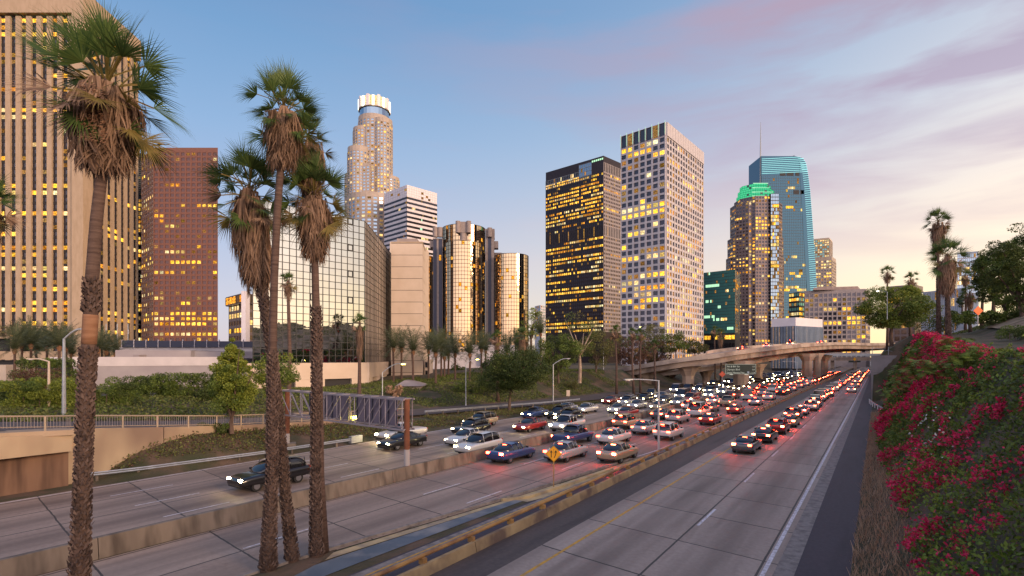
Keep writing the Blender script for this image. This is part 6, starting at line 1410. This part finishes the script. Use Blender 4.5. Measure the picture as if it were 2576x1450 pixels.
# feathery light green saplings in the bank
def sapling(label, s0, t0, h, seed, key='fern'):
    rg = random.Random(seed); b_ = ST(s0, t0, ground_z(s0, t0)) + Vector((-.3, -.2, .3)); r = empty('sapling', b_, label, 'shrub'); mb = MB(); mb2 = MB()
    for i in range(7):
        a = rg.uniform(0, 6.28); e_ = b_ + Vector((math.cos(a) * h * .35, math.sin(a) * h * .35, h * rg.uniform(.6, 1))); mb.tube([b_, b_.lerp(e_, .5), e_], [.035, .02, .01], 4, cap=False)
        for j in range(9):
            o = b_.lerp(e_, rg.uniform(.45, 1)); aa = rg.uniform(0, 6.28); d = Vector((math.cos(aa), math.sin(aa), rg.uniform(.0, .5))).normalized(); L = h * .33
            for q_ in range(7):
                d = (d - Vector((0, 0, .12))).normalized(); o2 = o + d * L / 7; s_ = d.cross(Vector((0, 0, 1))).normalized()
                for g in (-1, 1): tip = o + s_ * g * L * .28 + d * L * .1; mb2.quad(o, o + d * .07 * h / 2, tip + d * .04, tip)
                o = o2
    mb.build('stem', M['bark'], r); mb2.build('foliage', M[key], r)
for i, (s_, t_, h_, lab) in enumerate([(70, 1.6, 3.0, 'feathery light green sapling lowest beside the grey wall'), (78, 3.0, 3.6, 'feathery light green sapling above the wall foot'), (62, 3.4, 3.2, 'pale feathery sapling in the middle of the flowering bank'), (52, 4.0, 3.0, 'upright feathery sapling right of the pale one'),
    (46, 4.6, 2.6, 'bushy bright sapling high on the flowering bank'), (84, 4.6, 3.0, 'feathery sapling below the top drift of flowers'), (58, 5.4, 2.4, 'small feathery sapling near the crest of the bank'), (66, 2.2, 2.8, 'yellow green sapling at the left margin of the flowers')]): sapling(lab, s_, t_, h_, 60 + i)
n = 15000; s = rg2.uniform(5, 95, n); t = rg2.uniform(-.85, 1.0, n); z = gz(s, t); k = t < np.interp(s, [0, 30, 60, 95], [1.4, 1.2, .6, 1.6]); s, t, z = s[k], t[k], z[k]; m_n = len(s)
base_ = st_xyz(s, t, z); hgt = rg2.uniform(.1, .4, m_n)[:, None]; dirv = rg2.normal(size=(m_n, 3)) * .35; dirv[:, 2] = 1; w_ = rg2.normal(size=(m_n, 3)) * .011; w_[:, 2] = 0
q = np.stack([base_ - w_, base_ + w_, base_ + dirv * hgt + w_ * .3, base_ + dirv * hgt - w_ * .3], 1); v, f = quads_from(q)
tag(raw('grass', v, f, M['strawg']), 'dry straw coloured grass along the foot of the flowering bank', 'grass', kind='stuff')
n = 60; s = rg2.normal(36, 3.5, n); t = rg2.normal(2.6, .5, n); d = nz_(s, t, .33, 1); p = bank_xyz(s, t, d, np.full(n, .55)); q = leaf_quads(p, .11, .9, 0, rg2); v, f = quads_from(q)
tag(raw('blossoms', v, f, M['wht']), 'scattered small white blossoms among the crimson flowers', 'flowers', kind='stuff')

# long arching stems of the bougainvillea with bracts along them
mbs = MB(); mbl = MB(); mbb = MB(); rg = random.Random(9)
for i in range(150):
    s0 = 8 + 70 * rg.random() ** 1.3; t0 = rg.uniform(1.2, 6.2); d0 = .4 * noise.noise(Vector((s0 * .28, t0 * .28, 1))); p = ST(s0, t0, ground_z(s0, t0) + .25) + Vector((-.25, -.15, .3)) * (1 + d0); a = rg.uniform(2.2, 5.0); v_ = Vector((math.cos(a) * .5, math.sin(a) * .5, rg.uniform(.5, 1.1))).normalized(); L = rg.uniform(.5, 1.3); pts = []; n_ = 8
    for k in range(n_): pts.append(p.copy()); p = p + v_ * L / n_; v_ = (v_ - Vector((0, 0, .17))).normalized()
    mbs.tube(pts, [.012 - .001 * k for k in range(n_)], 4, cap=False); red = rg.random() < .55
    for k in range(1, n_):
        for q in range(5):
            o = pts[k] + Vector((rg.gauss(0, .04), rg.gauss(0, .04), rg.gauss(0, .04))); x = Vector((rg.gauss(0, 1), rg.gauss(0, 1), rg.gauss(0, 1))).normalized() * .045; y = x.cross(Vector((rg.gauss(0, 1), rg.gauss(0, 1), rg.gauss(0, 1)))).normalized() * .03
            (mbb if red and k > 2 else mbl).quad(o - x, o - y, o + x, o + y)
tag(mbs.build('stems', M['bark_o']), 'thin arching stems sticking out of the flowering bank', 'stems', kind='stuff')
tag(mbl.build('leaves', M['fern']), 'pale young leaves along the arching stems', 'leaves', kind='stuff')
tag(mbb.build('blossoms', M['boug']), 'crimson bracts along the arching stems', 'flowers', kind='stuff')
# ================================================================ CARS
def paint(name, c): 
    m, t, p = nodes_mat(name, c, .28, .25, .6); p.inputs['Coat Weight'].default_value = .6; p.inputs['Coat Roughness'].default_value = .08; return m
PAINT = {'white': paint('white_car_paint', (.62, .61, .60)), 'silver': paint('silver_car_paint', (.38, .38, .40)), 'black': paint('black_car_paint', (.012, .012, .014)), 'grey': paint('grey_car_paint', (.10, .10, .11)),
         'red': paint('red_car_paint', (.30, .02, .02)), 'blue': paint('blue_car_paint', (.03, .06, .18)), 'beige': paint('beige_car_paint', (.38, .30, .20))}
M['cglass'] = nodes_mat('car_window_glass', (.012, .012, .015), .06, 0, .8)[0]; M['tyre'] = nodes_mat('tyre_rubber', (.015, .015, .015), .85)[0]; M['rim'] = nodes_mat('alloy_rim', (.4, .4, .42), .3, .9)[0]
M['plate'] = nodes_mat('number_plate', (.6, .55, .4), .5)[0]; M['lens_r'] = nodes_mat('red_lens', (.35, .01, .01), .2)[0]; M['lens_w'] = nodes_mat('clear_lens', (.6, .6, .6), .15)[0]; M['trim'] = nodes_mat('black_trim', (.02, .02, .02), .6)[0]
# (y, half width, bottom, top) stations of the lower body; (y, half width bottom, half width top, belt z, roof z) of the cabin
CAR = {
 'sedan': dict(L=4.7, body=[(-2.35, .74, .42, .82), (-2.25, .86, .28, .96), (-1.6, .91, .22, .98), (-.2, .93, .20, .98), (1.0, .92, .20, .96), (1.9, .88, .22, .86), (2.25, .80, .26, .74), (2.36, .66, .36, .60)],
               cab=[(-1.95, .78, .76, .97, .98), (-.95, .84, .60, .97, 1.36), (-.25, .86, .63, .97, 1.44), (.35, .86, .60, .96, 1.38), (1.35, .80, .76, .94, .95)], zt=.84, zh=.64),
 'suv': dict(L=4.7, body=[(-2.32, .80, .50, .95), (-2.26, .90, .34, 1.05), (-1.6, .95, .28, 1.06), (0, .96, .26, 1.04), (1.2, .95, .26, 1.02), (2.05, .91, .30, .95), (2.3, .82, .36, .80), (2.36, .74, .46, .70)],
             cab=[(-2.2, .84, .82, 1.05, 1.08), (-1.95, .87, .72, 1.05, 1.62), (-.9, .88, .74, 1.04, 1.72), (.35, .88, .72, 1.02, 1.66), (1.15, .84, .84, 1.01, 1.02)], zt=.95, zh=.78),
 'van': dict(L=5.2, body=[(-2.6, .90, .45, 1.0), (-2.55, .96, .35, 1.1), (-1, .98, .32, 1.1), (1.4, .97, .32, 1.06), (2.3, .92, .34, .95), (2.6, .80, .45, .8)],
             cab=[(-2.55, .94, .90, 1.08, 1.10), (-2.45, .95, .84, 1.1, 2.05), (0, .95, .85, 1.1, 2.1), (1.0, .94, .80, 1.06, 2.0), (2.0, .88, .88, 1.0, 1.02)], zt=1.05, zh=.8),
 'pickup': dict(L=5.4, body=[(-2.7, .86, .55, 1.05), (-2.65, .94, .42, 1.1), (-.6, .96, .36, 1.1), (1.2, .96, .36, 1.08), (2.3, .92, .38, 1.0), (2.7, .80, .5, .85)],
             cab=[(-.75, .88, .86, 1.08, 1.12), (-.6, .88, .74, 1.08, 1.72), (.2, .88, .76, 1.08, 1.80), (.85, .88, .72, 1.06, 1.72), (1.5, .84, .84, 1.05, 1.07)], zt=.95, zh=.82)}
def body_mb(mb, sp, m=0):
    secs = []
    for (y, w, zb, zt) in sp['body']:
        w *= 1.05; y *= 1.03
        h = zt - zb; secs.append([(-w * .86, y, zb), (-w, y, zb + h * .3), (-w, y, zb + h * .72), (-w * .93, y, zt - .03), (-w * .72, y, zt), (w * .72, y, zt), (w * .93, y, zt - .03), (w, y, zb + h * .72), (w, y, zb + h * .3), (w * .86, y, zb)])
    for a, b_ in zip(secs[:-1], secs[1:]):
        n = len(a)
        for i in range(n): j = (i + 1) % n; mb.quad(a[i], a[j], b_[j], b_[i], m)
    mb.poly(list(reversed(secs[0])), m); mb.poly(secs[-1], m)
def cab_mb(mb, sp, m=0, roof=None, rm=0):
    c = sp['cab']
    for (y0, a0, t0, b0, r0), (y1, a1, t1, b1, r1) in zip(c[:-1], c[1:]):
        for s in (-1, 1): mb.quad((s * a0, y0, b0 - .02), (s * a1, y1, b1 - .02), (s * t1, y1, r1), (s * t0, y0, r0), m)
        (mb if roof is None or (r0 < 1.3 or r1 < 1.3) else roof).quad((-t0, y0, r0), (t0, y0, r0), (t1, y1, r1), (-t1, y1, r1), m if (roof is None or (r0 < 1.3 or r1 < 1.3)) else rm)
def smooth_body(o, lv=2):
    import bmesh
    bm = bmesh.new(); bm.from_mesh(o.data); bmesh.ops.remove_doubles(bm, verts=bm.verts, dist=.002); bmesh.ops.recalc_face_normals(bm, faces=bm.faces)
    for f in bm.faces: f.smooth = True
    bm.to_mesh(o.data); bm.free(); md = o.modifiers.new('smooth', 'SUBSURF'); md.levels = lv; md.render_levels = lv
def make_car(kind, mode):
    """mode 'tail': rear lamps shine; 'head': headlamps shine"""
    sp = CAR[kind]; r = empty('car', (0, 0, 0)); L = sp['L'] / 2
    mb = MB(); body_mb(mb, sp); c = sp['cab']; body = mb.build('body', PAINT['white'], r); smooth_body(body)
    mb = MB(); secs = []
    for (y, w0, w1, b0, r0) in c: secs.append([(-w0, y, b0 - .05), (-(w0 * .4 + w1 * .6), y, b0 + (r0 - b0) * .62), (-w1 * .97, y, r0 - .015), (-w1 * .5, y, r0 + .025), (0, y, r0 + .035), (w1 * .5, y, r0 + .025), (w1 * .97, y, r0 - .015), ((w0 * .4 + w1 * .6), y, b0 + (r0 - b0) * .62), (w0, y, b0 - .05)])
    for a, b_ in zip(secs[:-1], secs[1:]):
        for i in range(8): mb.quad(a[i], a[i + 1], b_[i + 1], b_[i])
    mb.poly(list(reversed(secs[0]))); mb.poly(secs[-1]); w_ = mb.build('windows', M['cglass'], r); smooth_body(w_, 1)
    mb = MB(); hi = [i for i, q in enumerate(c) if q[4] > 1.3]; ys = [c[i][0] for i in hi]; Y_s = np.linspace(ys[0] + .05, ys[-1] - .05, 7); G = []
    for y in Y_s:
        w1 = np.interp(y, ys, [c[i][2] for i in hi]); r0 = np.interp(y, ys, [c[i][4] for i in hi]); G.append([(x * w1 * .96, y, r0 + .05 - .05 * abs(x) ** 2.5) for x in (-1, -.7, -.35, 0, .35, .7, 1)])
    for a, b_ in zip(G[:-1], G[1:]):
        for i in range(6): mb.quad(a[i], a[i + 1], b_[i + 1], b_[i])
    for i in hi:
        (y0, a0, t0, b0, r0) = c[i]
        for s in (-1, 1): mb.bar((s * (a0 - .0), y0, b0), (s * (t0 * .99), y0, r0 + .01), .03, .05)
    rf = mb.build('body_roof', PAINT['white'], r, smooth=True)
    for sx in (-1, 1):
        for yy in (-1.42, 1.42 if kind != 'pickup' else 1.7):
            x = sx * (sp['body'][3][1] - .15); mb = MB(); mb.tube([(x - .1, yy, .36), (x + sx * .10, yy, .36)], .385, 16); mb.build('wheel_arch', M['trim'], r); mb = MB(); mb.tube([(x - .11, yy, .33), (x + .11, yy, .33)], .33, 14); w = mb.build('wheel', M['tyre'], r)
            mb = MB(); mb.tube([(x + sx * .10, yy, .33), (x + sx * .118, yy, .33)], .2, 10); mb.build('rim', M['rim'], w)
    wb = sp['body'][0][1]
    for sx in (-1, 1):
        mb = MB(); mb.box((sx * (wb - .10), -L - .0, sp['zt']), (.30, .10, .15)); mb.build('tail_lamp', M['tail' if mode == 'tail' else 'lens_r'], r)
        mb = MB(); mb.box((sx * (sp['body'][-1][1] - .08), L - .03, sp['zh']), (.32, .12, .13)); mb.build('headlamp', M['head' if mode == 'head' else 'lens_w'], r)
        mb = MB(); mb.box((sx * (sp['body'][3][1] + .08), .75, sp['cab'][3][3] + .08), (.18, .1, .13)); mb.build('wing_mirror', M['trim'], r)
    mb = MB(); mb.box((0, -L - .01, sp['zt'] - .22), (.34, .03, .16)); mb.build('number_plate', M['plate'], r)
    if mode == 'tail' and kind != 'pickup': mb = MB(); c1_ = sp['cab'][1]; mb.box((0, c1_[0] - .06, c1_[4] - .02), (.36, .05, .05)); mb.build('brake_light', M['tail'], r)
    mb = MB(); mb.box((0, -L + .05, sp['body'][0][2] - .03), (1.5, .16, .16)); mb.box((0, L - .08, sp['body'][-1][2] - .04), (1.45, .16, .18)); mb.build('bumper', M['trim'], r)
    return r
def far_car(kind, mode):
    sp = CAR[kind]; L = sp['L'] / 2; mb = MB(); body_mb(mb, sp, 0); cab_mb(mb, sp, 1, mb, 0); wb = sp['body'][0][1]
    for sx in (-1, 1):
        if mode == 'tail': mb.box((sx * (wb - .10), -L, sp['zt']), (.32, .12, .18), 0, 2)
        else: mb.box((sx * (sp['body'][-1][1] - .08), L - .02, sp['zh']), (.34, .14, .17), 0, 2)
        for yy in (-1.4, 1.4): mb.box((sx * .84, yy, .3), (.2, .6, .6), 0, 3)
    o = mb.build('car', [PAINT['white'], M['cglass'], M['tail' if mode == 'tail' else 'head'], M['tyre']]); return o
PROTO = {}
CNT = {}
ORD = 'first second third fourth fifth sixth seventh eighth ninth tenth eleventh twelfth thirteenth fourteenth fifteenth sixteenth seventeenth eighteenth nineteenth twentieth'.split()
TENS = {20: 'twenty', 30: 'thirty', 40: 'forty', 50: 'fifty', 60: 'sixty'}
def ordn(i):
    if i <= 20: return ORD[i - 1]
    t_ = i // 10 * 10; return (TENS[t_] + '-' + ORD[i % 10 - 1]) if i % 10 else TENS[t_][:-1] + 'ieth'
def put_car(s, t, mode, kind, col, lane, order, group, z=0.012, rot=None, extra=0):
    near = math.hypot(*(ST(s, t).xy)) < 105; key = (kind, mode, near)
    if key not in PROTO:
        o = make_car(kind, mode) if near else far_car(kind, mode); PROTO[key] = [o, False]
    src, used = PROTO[key]
    if used: o = copy_tree(src)
    else: o = src; PROTO[key][1] = True
    o.location = ST(s, t, z); o.rotation_euler = (0, 0, (-TH if mode == 'tail' else math.pi - TH) + extra)
    for holder in ([k for k in KIDS[o.name] if k.name.startswith('body')] if near else [o]):
        sl = holder.material_slots[0]; sl.link = 'OBJECT'; sl.material = PAINT[col]
    tag(o, f'{col} {kind}, {order} car up {lane}', 'car', group); return o
def lane_cars(ss, t, mode, lane, group, seed, cols=None):
    rg = random.Random(seed); i = 0
    for s in ss:
        tt = (t(s) if callable(t) else t) + rg.uniform(-.25, .25); i += 1
        kind = rg.choice(['sedan', 'sedan', 'suv', 'suv', 'sedan', 'van' if rg.random() < .4 else 'suv', 'pickup' if rg.random() < .5 else 'sedan']); col = rg.choice(['white', 'silver', 'black', 'grey', 'silver', 'white', 'red', 'blue', 'beige', 'black'])
        if cols and i <= len(cols): col, kind = cols[i - 1]
        put_car(s, tt, mode, kind, col, lane, ordn(i), group)
def seq(a, b_, near, far, seed):
    rg = random.Random(seed); out = []; s = a
    while s < b_: out.append(s); s += (near + (far - near) * max(0, min(1, (s - a) / 200))) * rg.uniform(.62, 1.6)
    return out
# the queue in the left lane of the near road
lane_cars([50.3, 57.4, 64.6, 71.8, 79.5, 87, 94.6, 101.6, 108.8, 116] + [123 + 7.6 * i for i in range(30)], lambda s: -9.1 + .3 * math.sin(s * .21), 'tail', 'the queue beside the ribbed barrier', 'cars queueing beside the ribbed barrier', 1,
          [('grey', 'sedan'), ('black', 'sedan'), ('red', 'suv'), ('beige', 'sedan'), ('black', 'suv'), ('silver', 'sedan'), ('white', 'suv')])
lane_cars(seq(150, 380, 17, 14, 2), -5.4, 'tail', 'the open lane right of the queue', 'cars in the lane right of the queue', 2)
lane_cars(seq(35, 330, 12, 9.5, 3), -24.3, 'tail', 'the red lit lane beside the median wall', 'departing cars on the freeway', 3)
lane_cars(seq(38, 330, 11.5, 9.5, 4), lambda s: -20.9, 'tail', 'the middle red lit freeway lane', 'departing cars on the freeway', 4)
lane_cars(seq(40, 330, 11, 9.5, 5), -17.4, 'tail', 'the red lit freeway lane nearest the barrier', 'departing cars on the freeway', 5)
lane_cars(seq(36, 330, 12, 9.8, 6), -28.8, 'head', 'the oncoming lane beside the median wall', 'oncoming cars with headlamps lit', 6)
lane_cars([19] + seq(39, 330, 12, 9.8, 7), -32.3, 'head', 'the second oncoming lane from the median wall', 'oncoming cars with headlamps lit', 7, [('black', 'suv')])
lane_cars(seq(34, 330, 12, 9.8, 8), -35.9, 'head', 'the third oncoming lane from the median wall', 'oncoming cars with headlamps lit', 8, [('black', 'sedan'), ('black', 'suv')])
lane_cars(seq(37, 330, 12, 10.5, 9), -39.3, 'head', 'the oncoming lane below the ivy bank', 'oncoming cars with headlamps lit', 9)
# cars on the viaduct
for k, idx in enumerate((22, 25, 28, 31)):
    p = p1_[idx] + n1_[idx] * 3.; d = p1_[idx + 1] - p1_[idx]; o = put_car(0, 0, 'tail', ['sedan', 'suv', 'van', 'sedan'][k], ['red', 'white', 'white', 'grey'][k], 'the curved viaduct', ordn(k + 1), 'cars crossing the viaduct')
    o.location = (p.x, p.y, p.z - .84)
    o.rotation_euler = (0, 0, math.atan2(d.y, d.x) - math.pi / 2)
o = put_car(430, -34, 'tail', 'van', 'white', 'the distant flat bridge', 'first', None); o.location = ST(436, -30, 8.45); o.rotation_euler = (0, 0, -TH - math.pi / 2)
print('objects', len(bpy.data.objects), 'cars', sum(1 for o in bpy.data.objects if o.parent is None and o.get('category') == 'car'))
